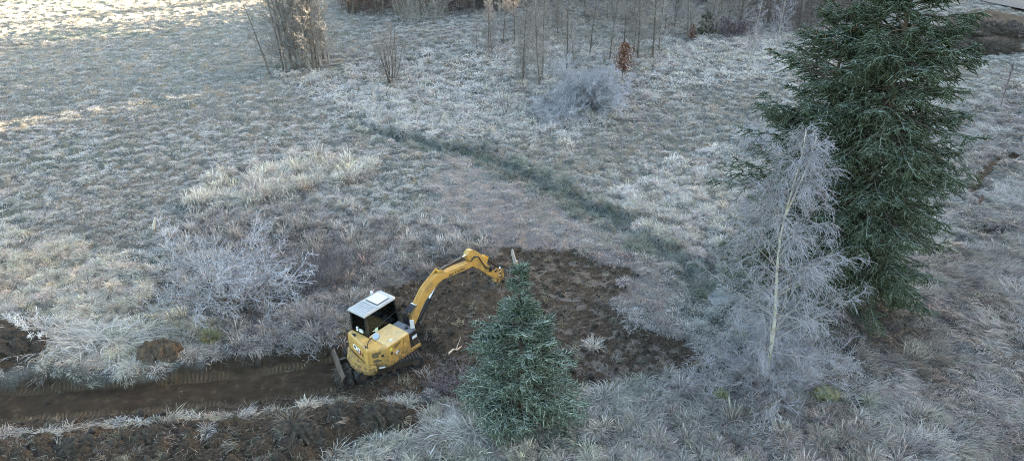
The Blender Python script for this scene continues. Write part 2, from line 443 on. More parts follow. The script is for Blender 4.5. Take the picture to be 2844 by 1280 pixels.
def mesh_np(name, V, F, mat, parent=None, attrs=None, smooth=False):
    """V (n,3); F list of (m,3) or (m,4) index arrays"""
    me = bpy.data.meshes.new(name)
    V = np.ascontiguousarray(V, np.float32)
    me.vertices.add(len(V)); me.vertices.foreach_set('co', V.ravel())
    loops = np.concatenate([f.ravel() for f in F]).astype(np.int32)
    tot = np.concatenate([np.full(len(f), f.shape[1], np.int32) for f in F])
    start = np.concatenate([[0], np.cumsum(tot)[:-1]]).astype(np.int32)
    me.loops.add(len(loops)); me.loops.foreach_set('vertex_index', loops)
    me.polygons.add(len(tot)); me.polygons.foreach_set('loop_start', start); me.polygons.foreach_set('loop_total', tot)
    if smooth:
        me.polygons.foreach_set('use_smooth', np.ones(len(tot), bool))
    for k, a in (attrs or {}).items():
        if a.ndim == 2:
            at = me.attributes.new(k, 'FLOAT_COLOR', 'POINT')
            a4 = np.ones((len(a), 4), np.float32); a4[:, :a.shape[1]] = a
            at.data.foreach_set('color', a4.ravel())
        else:
            at = me.attributes.new(k, 'FLOAT', 'POINT'); at.data.foreach_set('value', a.astype(np.float32))
    me.update(calc_edges=True)
    me.materials.append(mat)
    o = bpy.data.objects.new(name, me)
    COL.objects.link(o)
    if parent: o.parent = parent
    return o

def empty(name, loc, rz=0.0):
    o = bpy.data.objects.new(name, None)
    o.empty_display_size = 0.3
    o.location = loc; o.rotation_euler = (0, 0, rz)
    COL.objects.link(o)
    return o

def copy_tree(o, parent=None):
    c = o.copy(); COL.objects.link(c)
    if parent: c.parent = parent
    for ch in o.children:
        copy_tree(ch, c)
    return c

class Geo:
    """collects tubes and triangles as numpy batches"""
    def __init__(self): self.V = []; self.F = []; self.n = 0
    def add(self, V, F):
        self.V.append(V)
        for f in F: self.F.append(f + self.n)
        self.n += len(V)
    def tubes(self, P, rad, sides=3):
        N, k, _ = P.shape
        T = np.gradient(P, axis=1)
        T /= np.linalg.norm(T, axis=2, keepdims=True) + 1e-9
        ref = np.where(np.abs(T[..., 2:3]) > 0.9, np.array([1.0, 0, 0]), np.array([0, 0, 1.0]))
        A = np.cross(T, ref); A /= np.linalg.norm(A, axis=2, keepdims=True) + 1e-9
        B = np.cross(T, A)
        ang = np.arange(sides) * 2 * np.pi / sides
        V = P[:, :, None, :] + rad[:, :, None, None] * (A[:, :, None, :] * np.cos(ang)[:, None] + B[:, :, None, :] * np.sin(ang)[:, None])
        idx = np.arange(N * k * sides).reshape(N, k, sides)
        a = idx[:, :-1, :]; b = np.roll(a, -1, axis=2); d = idx[:, 1:, :]; c = np.roll(d, -1, axis=2)
        self.add(V.reshape(-1, 3), [np.stack([a, d, c, b], -1).reshape(-1, 4)])
    def build(self, name, mat, parent=None, smooth=True):
        return mesh_np(name, np.concatenate(self.V), self.F, mat, parent, smooth=smooth)

def grow(P, n, rng, t0, t1, ang, ang_j, length, k=4, bend=0.0, wob=0.15, flat=False):
    """children of every polyline in P: returns (N*n,k,3) and their parents' parameter t"""
    N, k0, _ = P.shape
    t = t0 + (t1 - t0) * (np.arange(n)[None, :] + rng.random((N, n))) / n
    ft = t * (k0 - 1); i0 = np.clip(ft.astype(int), 0, k0 - 2); fr = (ft - i0)[..., None]
    ar = np.arange(N)[:, None]
    s = P[ar, i0] * (1 - fr) + P[ar, i0 + 1] * fr
    T = P[ar, i0 + 1] - P[ar, i0]
    T /= np.linalg.norm(T, axis=2, keepdims=True) + 1e-9
    if flat:
        side = np.where((np.arange(n) % 2 == 0), 1.0, -1.0)[None, :, None]
        pr = np.cross(T, np.array([0, 0, 1.0])); pr /= np.linalg.norm(pr, axis=2, keepdims=True) + 1e-9
        pr = pr * side + rng.normal(0, 0.25, (N, n, 3))
    else:
        pr = rng.normal(0, 1, (N, n, 3)); pr -= T * (pr * T).sum(2, keepdims=True)
        pr /= np.linalg.norm(pr, axis=2, keepdims=True) + 1e-9
    a = (ang + rng.normal(0, ang_j, (N, n)))[..., None]
    d = np.cos(a) * T + np.sin(a) * pr
    plen = np.linalg.norm(np.diff(P, axis=1), axis=2).sum(1)[:, None]
    L = length(plen, t) * (0.7 + 0.6 * rng.random((N, n)))
    pts = [s]
    for i in range(k - 1):
        d = d + np.array([0, 0, bend]) + rng.normal(0, wob, (N, n, 3))
        d /= np.linalg.norm(d, axis=2, keepdims=True) + 1e-9
        pts.append(pts[-1] + d * (L / (k - 1))[..., None])
    return np.stack(pts, 2).reshape(N * n, k, 3), t.reshape(-1)

def taper(N, k, r0, r1):
    r0 = np.broadcast_to(np.asarray(r0, float), (N,))[:, None]
    s = np.linspace(0, 1, k)[None, :]
    return r0 * (1 - s) + r1 * s

# bmesh shapes for hard things --------------------------------------------------
def new_bm(): return bmesh.new()

def bm_box(bm, x0, x1, y0, y1, z0, z1):
    v = [bm.verts.new(p) for p in ((x0, y0, z0), (x1, y0, z0), (x1, y1, z0), (x0, y1, z0), (x0, y0, z1), (x1, y0, z1), (x1, y1, z1), (x0, y1, z1))]
    for f in ((0, 3, 2, 1), (4, 5, 6, 7), (0, 1, 5, 4), (1, 2, 6, 5), (2, 3, 7, 6), (3, 0, 4, 7)):
        bm.faces.new([v[i] for i in f])

def bm_loft(bm, A, B, caps=True):
    """two matching 3D outlines joined"""
    a = [bm.verts.new(p) for p in A]; b = [bm.verts.new(p) for p in B]
    n = len(a)
    for i in range(n):
        bm.faces.new((a[i], a[(i + 1) % n], b[(i + 1) % n], b[i]))
    if caps:
        bm.faces.new(a[::-1]); bm.faces.new(b)

def bm_prism_y(bm, prof, y0, y1):
    bm_loft(bm, [(x, y0, z) for x, z in prof], [(x, y1, z) for x, z in prof])

def bm_prism_z(bm, prof, z0, z1, top=None):
    bm_loft(bm, [(x, y, z0) for x, y in prof], [(x, y, z1) for x, y in (top or prof)])

def bm_tube(bm, pts, rad, sides=8):
    P = np.array([pts], float); k = len(pts)
    r = np.full((1, k), rad) if not hasattr(rad, '__len__') else np.array([rad], float)
    g = Geo(); g.tubes(P, r, sides)
    V = np.concatenate(g.V); vs = [bm.verts.new(v) for v in V]
    for f in g.F[0]: bm.faces.new([vs[i] for i in f])
    bm.faces.new(vs[:sides]); bm.faces.new(vs[-sides:][::-1])

def bm_quad(bm, p):
    bm.faces.new([bm.verts.new(q) for q in p])

def bm_plate(bm, c, u, v, pts, th):
    """polygon pts (a,b) in the plane c + a*u + b*v, thickness th along u x v"""
    c, u, v = Vector(c), Vector(u).normalized(), Vector(v).normalized()
    w = u.cross(v)
    bm_loft(bm, [c + u * a + v * b for a, b in pts], [c + u * a + v * b + w * th for a, b in pts])

def part(name, bm, mat, parent, bevel=0.0, mtx=None, smooth=False, label=None):
    bmesh.ops.recalc_face_normals(bm, faces=bm.faces)
    if bevel:
        bmesh.ops.bevel(bm, geom=[e for e in bm.edges if e.calc_face_angle(0) > 0.4], offset=bevel, segments=2, profile=0.6, affect='EDGES', clamp_overlap=True)
    if mtx is not None: bm.transform(mtx)
    me = bpy.data.meshes.new(name); bm.to_mesh(me); bm.free()
    if smooth:
        for p in me.polygons: p.use_smooth = True
    me.materials.append(mat)
    o = bpy.data.objects.new(name, me); COL.objects.link(o)
    if parent: o.parent = parent
    if label: o['label'] = label
    return o

def rect(a, b): return [(-a, -b), (a, -b), (a, b), (-a, b)]

# ------------------------------------------------------------------ the ground
def build_ground():
    ys = np.concatenate([np.linspace(-60, 14.5, 14), 15.0 * 1.0033 ** np.arange(0, 561), np.geomspace(97, 700, 24)])
    u = np.linspace(-1, 1, 521)
    ext = (np.linspace(0, 1, 13)[1:]) ** 2.2
    rows = []
    for Y in ys:
        w = 0.5625 * np.clip(Y, 15, 97) + 5.9 + 3.0
        rows.append(np.concatenate([-(w + (600 - w) * ext[::-1]), u * w, w + (600 - w) * ext]))
    X = np.array(rows); Y = np.repeat(ys[:, None], X.shape[1], 1)
    x, y = X.ravel(), Y.ravel()
    z = zones(x, y); h = height(x, y, z)
    V = np.stack([x, y, h], 1)
    ny, nx = X.shape
    i = np.arange(ny * nx).reshape(ny, nx)
    F = np.stack([i[:-1, :-1], i[:-1, 1:], i[1:, 1:], i[1:, :-1]], -1).reshape(-1, 4)
    lane = sstep(-0.15, 0.35, z['lane'] + z['e'] * 0.5)
    da = seg_dist(x, y, TRACKA, False); db = seg_dist(x, y, TRACKB, False)
    tread = np.maximum(sstep(0.30, 0.20, da), sstep(0.30, 0.20, db)) * sstep(-.05, .2, z['lane'] + .25) * sstep(-0.7, 0.1, noise(x, y, 1.6, 41))
    dv = TRACKA[-2] - TRACKA[0]; dv = dv / np.linalg.norm(dv)
    along = x * dv[0] + y * dv[1]
    rime = sstep(-0.2, 0.6, z['work']) * sstep(-3.0, 0.5, x) + sstep(0, 1, z['far']) * 0.35
    gt_ = grass_tint(x, y); t = gt_[0] * (0.24 + 0.16 * sstep(30, 48, y) + 0.35 * sstep(50, 66, y) * sstep(-10, -22, x) + 0.30 * gt_[2]['flat'])[:, None]  # ground darkened for shade between tufts, lightened in the sunlit far left
    return props(mesh_np('ground', V, [F], M['ground'], None, {'soil': z['soil'], 'lane': lane, 'tread': tread, 'along': along, 'rime': rime, 'gtint': t}, smooth=True), kind='structure')

# ------------------------------------------------------------------ what grows where
C_MEAD = np.array((0.285, 0.268, 0.215)); C_STRAW = np.array((0.46, 0.37, 0.25)); C_PALE = np.array((0.50, 0.44, 0.34))
C_GREEN = np.array((0.13, 0.175, 0.105)); C_SEDGE = np.array((0.095, 0.140, 0.105)); C_LAV = np.array((0.30, 0.265, 0.235)); C_WITH = np.array((0.21, 0.175, 0.15))

def blend(a, b, f):
    return a * (1 - f[:, None]) + b * f[:, None]

def grass_tint(x, y):
    n1 = fbm(x, y, 7.0, 51, 3); n2 = fbm(x, y, 1.6, 52, 3); n3 = noise(x, y, 3.0, 53)
    def zf(P, w=1.2): return sstep(-w, w, sdf(x, y, P) + n2 * 1.4)
    c = np.repeat(C_MEAD[None], len(x), 0)
    c = blend(c, C_STRAW * 0.8, sstep(-0.1, 0.7, n2 + 0.3 * n3) * 0.75)
    c = blend(c, C_GREEN, sstep(0.15, 0.8, n1) * 0.55)
    fr = 0.50 + 0.16 * sstep(2, -14, x) * sstep(30, 45, y) + 0.22 * n1 + 0.14 * n2 + 0.14 * sstep(35, 60, y)
    w = {}
    w['tuss'] = np.maximum(zf(TUSS, 2.0), zf(TUSS2, 1.5))
    w['straw'] = sstep(-0.5, 0.5, sdf(x, y, STRAW) + n2 * 2.2 - 0.05); w['wither'] = zf(WITHER, 1.0); w['lodged'] = zf(LODGED, 1.5)
    w['front'] = zf(FRONT, 0.5); w['left'] = zf(LEFTTUSS, 1.0)
    dd = seg_dist(x, y, DITCH, False)
    w['flat'] = zf(FLAT, 0.8)
    w['ditch'] = sstep(1.2, 0.35, dd + n2 * 0.9 + 0.4 * n1)
    c = blend(c, C_PALE * (0.9), w['tuss'] * (0.55 + 0.35 * np.clip(n2, -1, 1)))
    c = blend(c, C_WITH, w['wither'] * 0.75)
    c = blend(c, C_PALE * np.array((1.12, 1.06, 0.92)), w['left'] * 0.85)
    c = blend(c, C_LAV * 0.88, w['lodged'] * 0.85)
    c = blend(c, np.array((0.17, 0.125, 0.10)), np.clip(sstep(-2.2, 0.3, sdf(x, y, WORK) + n2 * 1.0), 0, 1) * 0.8)
    dsp = np.hypot(x - 15.5, y - 27.5); c = blend(c, np.array((0.175, 0.145, 0.105)), sstep(4.2, 1.6, dsp + n2) * 0.7); fr = fr * (1 - 0.4 * sstep(4.2, 1.6, dsp + n2))
    gmix = sstep(0.0, 0.6, n1 + 0.4 * n3)
    c = blend(c, blend(np.repeat(C_LAV[None] * 0.85, len(x), 0) * (1 - sstep(6, 0, x))[:, None] + np.repeat(C_PALE[None] * 0.85, len(x), 0) * sstep(6, 0, x)[:, None], C_GREEN * 0.8, gmix), w['front'] * 0.85)
    c = blend(c, np.array((0.33, 0.27, 0.255)), w['flat'] * 0.6)
    c = blend(c, C_PALE * 1.05, w['straw'] * (0.7 + 0.3 * np.clip(n2, -1, 1)))
    c = blend(c, C_SEDGE, w['ditch'] * (0.55 + 0.4 * sstep(-0.4, 0.4, n2 + n3)))
    fr = fr * (1 - 0.55 * w['ditch']) * (1 - 0.22 * w['straw']) * (1 - 0.2 * w['wither']) * (1 - 0.22 * w['lodged']) * (1 - 0.38 * w['front']) + 0.08 * w['tuss'] - 0.06 * w['left']
    return np.clip(c, 0.02, 0.9), np.clip(fr, 0.12, 1.0), w, n1, n2

ground = build_ground()

# unseen hill added beyond the wood, towards the low sun: it keeps the meadow in shade
def build_shade_hill():
    L = np.array([math.sin(SUN_AZ), math.cos(SUN_AZ)]); nrm = np.array([-L[1], L[0]])
    qs = np.arange(-420, 130, 1.5); ss = np.array([150, 180, 205, 222, 232, 242, 260, 300, 380])
    te = math.tan(SUN_EL)
    prof = np.full(len(qs), 232 * te + 24.0) + 4 * noise(qs, qs * 0, 18, 61) + 1.5 * noise(qs, qs * 0, 4, 62)
    qe, qn = HILL_Q
    lit_h = 232 * te
    edge = sstep(qe - 1.0, qe + 3.0, qs + 0.8 * noise(qs, qs * 0, 5, 63))
    prof = prof * (1 - edge) + edge * (8 + 3 * noise(qs, qs * 0, 6, 66))
    # the profile is raised further out to throw a thin shadow band
    prof = np.maximum(prof, (lit_h + 6.0) * np.exp(-((qs - (qe + 15.5)) / 2.6) ** 2))
    prof = prof - (prof - (lit_h - 1.7)) * np.exp(-((qs - qn) / 1.9) ** 4)  # notch cut in the profile to pass one sun streak
    shape = np.array([0.0, 0.25, 0.62, 0.93, 1.0, 0.97, 0.85, 0.6, 0.2])
    V = []
    for i, s in enumerate(ss):
        zz = prof * shape[i] - (2.0 if i in (0, len(ss) - 1) else 0)
        V.append(np.stack([L[0] * s + nrm[0] * qs, L[1] * s + nrm[1] * qs, zz], 1))
    V = np.concatenate(V); n = len(qs); m = len(ss)
    i = np.arange(n * m).reshape(m, n)
    F = np.stack([i[:-1, :-1], i[1:, :-1], i[1:, 1:], i[:-1, 1:]], -1).reshape(-1, 4)
    return props(mesh_np('hills', V, [F], M['hill']), kind='structure')

def q_of(px, py):
    p = at_z(px * K, py * K); return -math.cos(SUN_AZ) * p[0] + math.sin(SUN_AZ) * p[1]
HILL_Q = (0.5 * (q_of(0, 150) + q_of(600, 66)) - 3.0, 0.5 * (q_of(0, 288) + q_of(480, 212)) - 3.4)
build_shade_hill()

# gravel road in the far right corner
def build_road():
    lo = [(2395, -6), (2440, 2), (2490, 14), (2575, 36), (2700, 72), (2900, 130)]
    hi = [(2455, -22), (2500, -12), (2530, -4), (2575, 10), (2700, 40), (2900, 92)]
    A = np.array([at_z(x * K, y * K) for x, y in lo]); B = np.array([at_z(x * K, y * K) for x, y in hi])
    V = []; n = len(lo)
    for a, b in zip(A, B):
        for t in np.linspace(0, 1, 7):
            V.append(a * (1 - t) + b * t + np.array([0, 0, 0.30 + 0.10 * math.sin(math.pi * t)]))
    for a, b in zip(A, B): pass
    V = np.array(V); V[:, 2] += height(V[:, 0], V[:, 1], None, False); i = np.arange(n * 7).reshape(n, 7)
    F = np.stack([i[:-1, :-1], i[1:, :-1], i[1:, 1:], i[:-1, 1:]], -1).reshape(-1, 4)
    return props(mesh_np('gravel_road', V, [F], M['road'], smooth=True), kind='structure')
build_road()

# ------------------------------------------------------------------ grass tufts (stuff, geometry nodes)
TUFTS = bpy.data.collections.new('tufts')
TUFT_ID = {}

def blades(name, n, rad, l0, l1, p0, p1, d0, d1, width, lean=None, seg=3, seed=0, heads=0.0, curl=0.0):
    rng = np.random.default_rng(seed)
    phi = rng.random(n) * 2 * np.pi if lean is None else rng.normal(0, lean, n)
    r = rad * np.sqrt(rng.random(n)); a0 = rng.random(n) * 2 * np.pi
    if lean is None: a0 = phi + rng.normal(0, 0.7, n)
    pos = np.stack([r * np.cos(a0), r * np.sin(a0), np.full(n, -0.02)], 1)
    L = l0 + (l1 - l0) * rng.random(n); pitch0 = np.radians(p0 + (p1 - p0) * rng.random(n)); drp = np.radians(d0 + (d1 - d0) * rng.random(n))
    tw = rng.normal(0, curl, n)
    P = [pos]
    for k in range(seg):
        s = (k + 0.5) / seg
        pt = pitch0 - drp * s ** 1.2; ph = phi + tw * s
        P.append(P[-1] + (L / seg)[:, None] * np.stack([np.cos(pt) * np.cos(ph), np.cos(pt) * np.sin(ph), np.sin(pt)], 1))
    P = np.stack(P, 1)
    side = np.stack([-np.sin(phi), np.cos(phi), np.zeros(n)], 1)
    side = side + rng.normal(0, 0.35, (n, 3)); side /= np.linalg.norm(side, axis=1, keepdims=True)
    t = np.linspace(0, 1, seg + 1)
    w = width * (0.7 + 0.6 * rng.random(n))[:, None] * (1 - t[None, :] ** 2 * 0.85)
    hd = rng.random(n) < heads
    w[hd, -2] = width * 2.6; w[hd, -1] = width * 0.8
    A = P - side[:, None, :] * w[..., None] / 2; B = P + side[:, None, :] * w[..., None] / 2
    V = np.stack([A, B], 2).reshape(-1, 3)
    idx = np.arange(n * (seg + 1) * 2).reshape(n, seg + 1, 2)
    F = np.stack([idx[:, :-1, 0], idx[:, :-1, 1], idx[:, 1:, 1], idx[:, 1:, 0]], -1).reshape(-1, 4)
    tip = np.repeat(np.repeat(t[None], n, 0)[..., None], 2, 2).ravel()
    rnd = np.repeat(rng.random(n), (seg + 1) * 2)
    return V, F, tip, rnd

def tuft(key, *a, **k):
    V, F, tip, rnd = blades(key, *a, **k)
    o = mesh_np('tuft_' + key, V, [F], M['grass'], None, {'tip': tip, 'rnd': rnd})
    COL.objects.unlink(o); TUFTS.objects.link(o)

for v in range(3):
    tuft('a%d' % v, 48, 0.20, 0.16, 0.36, 35, 85, 70, 140, 0.022, seed=10 + v, curl=0.4)                      # meadow tuft
    tuft('b%d' % v, 44, 0.24, 0.28, 0.62, 8, 50, 15, 65, 0.022, lean=0.38, seed=20 + v, curl=0.5)              # combed, lodged
    tuft('c%d' % v, 100, 0.13, 0.45, 0.85, 40, 86, 85, 150, 0.021, seg=5, seed=30 + v, curl=0.3)               # tussock
    tuft('d%d' % v, 44, 0.22, 0.55, 1.05, 68, 88, 10, 60, 0.016, seg=4, seed=40 + v, heads=0.35, curl=0.3)     # upright straw
    tuft('e%d' % v, 60, 0.26, 0.06, 0.15, 15, 70, 20, 90, 0.010, seg=2, seed=50 + v, curl=0.5)                 # low mat
    tuft('f%d' % v, 12, 0.20, 0.10, 0.34, -4, 22, 0, 30, 0.016, seg=2, seed=60 + v, curl=0.8)                  # chopped straw lying about
    tuft('g%d' % v, 34, 0.24, 0.16, 0.38, 35, 85, 70, 140, 0.040, seg=3, seed=70 + v, curl=0.4)                # meadow tuft, coarse
    tuft('h%d' % v, 52, 0.18, 0.45, 0.80, 40, 86, 85, 150, 0.036, seg=4, seed=80 + v, curl=0.3)                # tussock, coarse
for i_, o_ in enumerate(sorted(TUFTS.objects, key=lambda o: o.name)):
    TUFT_ID[o_.name[5:]] = i_

def tuft_group():
    g = bpy.data.node_groups.new('scatter', 'GeometryNodeTree')
    g.interface.new_socket('Geometry', in_out='INPUT', socket_type='NodeSocketGeometry')
    g.interface.new_socket('Geometry', in_out='OUTPUT', socket_type='NodeSocketGeometry')
    n, l = g.nodes, g.links
    gi = n.new('NodeGroupInput'); go = n.new('NodeGroupOutput')
    ci = n.new('GeometryNodeCollectionInfo'); ci.inputs['Collection'].default_value = TUFTS
    ci.inputs['Separate Children'].default_value = True; ci.inputs['Reset Children'].default_value = True
    ip = n.new('GeometryNodeInstanceOnPoints'); ip.inputs['Pick Instance'].default_value = True
    def na(name, typ):
        a = n.new('GeometryNodeInputNamedAttribute'); a.data_type = typ; a.inputs['Name'].default_value = name
        return a.outputs['Attribute']
    l.new(gi.outputs[0], ip.inputs['Points']); l.new(ci.outputs[0], ip.inputs['Instance'])
    l.new(na('idx', 'INT'), ip.inputs['Instance Index'])
    l.new(na('rot', 'FLOAT_VECTOR'), ip.inputs['Rotation']); l.new(na('scl', 'FLOAT_VECTOR'), ip.inputs['Scale'])
    l.new(ip.outputs[0], go.inputs[0])
    return g
SCATTER = tuft_group()

def scatter(name, label, cat, P, idx, rot, scl, tint, frost):
    me = bpy.data.meshes.new(name)
    me.vertices.add(len(P)); me.vertices.foreach_set('co', np.ascontiguousarray(P, np.float32).ravel())
    a = me.attributes.new('idx', 'INT', 'POINT'); a.data.foreach_set('value', idx.astype(np.int32))
    a = me.attributes.new('rot', 'FLOAT_VECTOR', 'POINT'); a.data.foreach_set('vector', np.ascontiguousarray(rot, np.float32).ravel())
    a = me.attributes.new('scl', 'FLOAT_VECTOR', 'POINT'); a.data.foreach_set('vector', np.ascontiguousarray(scl, np.float32).ravel())
    a = me.attributes.new('tint', 'FLOAT_COLOR', 'POINT')
    t4 = np.ones((len(P), 4), np.float32); t4[:, :3] = tint
    a.data.foreach_set('color', t4.ravel())
    a = me.attributes.new('frost', 'FLOAT', 'POINT'); a.data.foreach_set('value', frost.astype(np.float32))
    o = bpy.data.objects.new(name, me); COL.objects.link(o)
    md = o.modifiers.new('scatter', 'NODES'); md.node_group = SCATTER
    return props(o, label, cat, kind='stuff')

def grow_grass():
    rng = np.random.default_rng(5)
    xs, ys = [], []
    for y0, y1, rho in ((16, 24, 24), (24, 32, 20), (32, 42, 17), (42, 56, 13), (56, 74, 9.5), (74, 95, 6.5)):
        w1 = 0.5625 * y1 + 11.5
        N = int(rho * 2 * w1 * (y1 - y0))
        y = y0 + (y1 - y0) * rng.random(N); x = (rng.random(N) * 2 - 1) * w1
        k = np.abs(x) < 0.5625 * y + 11.5
        xs.append(x[k]); ys.append(y[k])
    x = np.concatenate(xs); y = np.concatenate(ys); N = len(x)
    z = zones(x, y); h = height(x, y, z)
    tint, fr, w, n1, n2 = grass_tint(x, y)
    soil = z['soil'] > 0.45
    keep = (~soil) | (rng.random(N) < np.where(z['lane'] > 0.1, 0.02, np.where(z['bank'] > 0, 0.42, 0.40)))
    cl = noise(x, y, 0.85, 91) + 0.5 * noise(x, y, 0.4, 92)
    openq = sstep(30, 40, y) * (1 - np.maximum(w['tuss'], w['left']))
    keep &= soil | (rng.random(N) < 0.22 + 0.35 * openq + 0.78 * sstep(-0.45, 0.05, cl))
    keep &= sdf(x, y, ROAD) < -0.2
    r = rng.random(N); v3 = rng.integers(0, 3, N); far = y > 44
    def ids(k): return np.array([TUFT_ID['%s%d' % (k, i)] for i in range(3)])[v3]
    idx = np.where(far, ids('g'), ids('a'))
    sc = 0.72 + 0.45 * rng.random(N) + 0.25 * n2 + 0.35 * np.clip(cl, -0.6, 0.9)
    sc = np.where(far, sc * (1.05 + (y - 44) / 90), sc)
    flat = 0.75 + 0.3 * rng.random(N)
    ang = rng.random(N) * 2 * np.pi
    comb = 1.1 * np.pi * fbm(x, y, 3.2, 71, 2) + np.radians(-60)
    def put(mask, key, s=None, f=None, a=None):
        nonlocal idx, sc, flat, ang
        idx = np.where(mask, ids(key), idx)
        if s is not None: sc = np.where(mask, s, sc)
        if f is not None: flat = np.where(mask, f, flat)
        if a is not None: ang = np.where(mask, a, ang)
    cj = comb + rng.normal(0, 0.25, N)
    openf = (w['tuss'] < 0.4) & (w['left'] < 0.4) & (w['lodged'] < 0.4) & (w['front'] < 0.4) & (w['wither'] < 0.4) & (w['straw'] < .3)
    put(openf & (y > 34), 'a', (0.46 + 0.40 * rng.random(N)) * (0.85 + y / 110) + 0.18 * np.clip(cl, -.5, .8), 0.5 + 0.3 * rng.random(N))
    put(openf & (y > 52) & (x < -14) & (r < 0.6), 'e', 1.1 + 0.7 * rng.random(N), 1.0)
    put(openf & (y > 34) & (y < 60) & (r > 0.95), 'g', 0.7 + 0.4 * rng.random(N))
    put((r < 0.30) & ~far & ~(openf & (y > 34)), 'b', 0.6 + 0.4 * rng.random(N), None, cj)
    put((w['lodged'] > 0.5) & (r < 0.86), 'b', 0.85 + 0.5 * rng.random(N), 0.85, cj)
    put((w['wither'] > 0.5) & (r < 0.4), 'b', 0.7 + 0.5 * rng.random(N), 1.0, cj)
    put((w['wither'] > 0.5) & (r > 0.88), 'd', 0.55 + 0.3 * rng.random(N))
    put((w['flat'] > 0.5) & (r < 0.75), 'e', 1.0 + 0.6 * rng.random(N), 0.9)
    put((w['flat'] > 0.5) & (r > 0.9), 'b', 0.5 + 0.3 * rng.random(N), 0.7, cj)
    put((w['tuss'] > 0.5) & (r < 0.42), 'h', 0.5 + 0.42 * rng.random(N), 0.8)
    put((w['tuss'] > 0.5) & (r < 0.25) & (y < 52), 'c', 0.5 + 0.35 * rng.random(N), 0.75)
    put((w['tuss'] > 0.5) & (r > 0.94), 'd', 0.45 + 0.35 * rng.random(N))
    put((w['left'] > 0.5) & (r < 0.25), 'c', 0.55 + 0.35 * rng.random(N), 0.8)
    put((w['front'] > 0.5) & (r < 0.30), 'c', 0.55 + 0.45 * rng.random(N), 0.9)
    put((w['front'] > 0.5) & (r > 0.30) & (r < 0.62), 'b', 0.9 + 0.5 * rng.random(N), 1.1, cj)
    put((w['front'] > 0.5) & (r > 0.93), 'd', 0.5 + 0.4 * rng.random(N))
    put((w['ditch'] > 0.5) & (r < 0.5), 'c', 0.5 + 0.4 * rng.random(N), 0.95)
    put((w['straw'] > 0.5), 'd', 0.55 + 0.5 * rng.random(N))
    put((w['straw'] > 0.5) & (r < 0.4), 'h', 0.8 + 0.4 * rng.random(N), 1.1)
    crest = soil & (z['bank'] > -0.25) & (z['bank'] < 0.35 + 0.5 * n2) & (cl + n2 > -0.1)
    put(soil, 'f', 0.6 + 0.8 * rng.random(N), 1.0, rng.random(N) * 6.28)
    put(soil & (z['lane'] < 0) & (r < 0.14), 'b', 0.6 + 0.4 * rng.random(N), 0.8, rng.random(N) * 6.28)
    put(crest & (r < 0.55), 'b', 0.7 + 0.5 * rng.random(N), 0.8, rng.random(N) * 6.28)
    put(crest & (r > 0.96), 'c', 0.4 + 0.3 * rng.random(N), 0.7)
    keep |= crest & (rng.random(N) < 0.2)
    tint = np.where(soil[:, None], np.array((0.22, 0.185, 0.13))[None] * (0.6 + 0.7 * rng.random(N))[:, None], tint)
    fr = np.where(soil, 0.30 * rng.random(N), fr)
    tint = np.where(crest[:, None], np.array((0.40, 0.33, 0.23))[None], tint); fr = np.where(crest, 0.25 + 0.3 * rng.random(N), fr)
    # every tuft its own shade
    tint = tint * (0.50 + 0.95 * rng.random(N))[:, None] * (1 + 0.06 * rng.normal(0, 1, (N, 3)))
    fr = np.clip(fr * (0.45 + 0.95 * rng.random(N)), 0, 1)
    rot = np.stack([rng.normal(0, 0.12, N), rng.normal(0, 0.12, N), ang], 1)
    scl = np.stack([sc, sc, sc * flat], 1)
    P = np.stack([x, y, h - 0.01], 1)
    def emit(mask, *nm):
        mask = mask & keep
        scatter(*nm, P[mask], idx[mask], rot[mask], scl[mask], tint[mask], fr[mask])
    straw = (w['straw'] > 0.5) & ~soil; lod = (w['lodged'] > 0.5) & ~soil & ~straw; fro = (w['front'] > 0.5) & ~soil & ~lod
    emit(straw, 'reed_grass', 'tall pale straw grass standing in a long strip across the meadow', 'grass')
    emit(lod, 'lodged_grass', 'flattened frosted grass combed in swirls to the right of the tall spruces', 'grass')
    emit(fro, 'long_grass', 'long rimed grass along the near edge below the small spruce', 'grass')
    emit(soil, 'chopped_straw', 'torn straw and grass lying loose on the dug dark soil', 'straw')
    emit(~(straw | lod | fro | soil), 'meadow_grass', 'frosted hummocky meadow grass covering the open field', 'grass')
grow_grass()

# clods on the dug ground -------------------------------------------------------
def clods():
    rng = np.random.default_rng(8)
    bm = bmesh.new(); bmesh.ops.create_icosphere(bm, subdivisions=2, radius=1.0)
    base = np.array([v.co[:] for v in bm.verts]); faces = np.array([[v.index for v in f.verts] for f in bm.faces]); bm.free()
    N = 9000
    x = -20 + 32 * rng.random(N); y = 18 + 18 * rng.random(N)
    z = zones(x, y)
    k = (z['soil'] > 0.7) & ((z['lane'] < 0.0) | (rng.random(N) < 0.05))
    x, y = x[k], y[k]; n = len(x); h = height(x, y)
    s = np.clip(0.022 + 0.05 * rng.random(n) ** 2.5 + 0.10 * (rng.random(n) < 0.03), 0, 0.2)
    V = np.repeat(base[None], n, 0)
    a = rng.random((n, 3)) * 6.28
    d = 1 + 0.38 * np.sin(V[..., 0] * 2.3 + a[:, 0:1]) * np.sin(V[..., 1] * 2.9 + a[:, 1:2]) + 0.25 * np.sin(V[..., 2] * 4.1 + a[:, 2:3])
    V = V * d[..., None] * (s[:, None] * (0.7 + 0.6 * rng.random((n, 3))))[:, None, :]
    V = V + np.stack([x, y, h + s * 0.15], 1)[:, None, :]
    F = (faces[None] + (np.arange(n) * len(base))[:, None, None]).reshape(-1, 3)
    props(mesh_np('soil_clods', V.reshape(-1, 3), [F], M['soil'], smooth=True), 'dark clods of turned soil scattered over the dug ground', 'soil', kind='stuff')
clods()

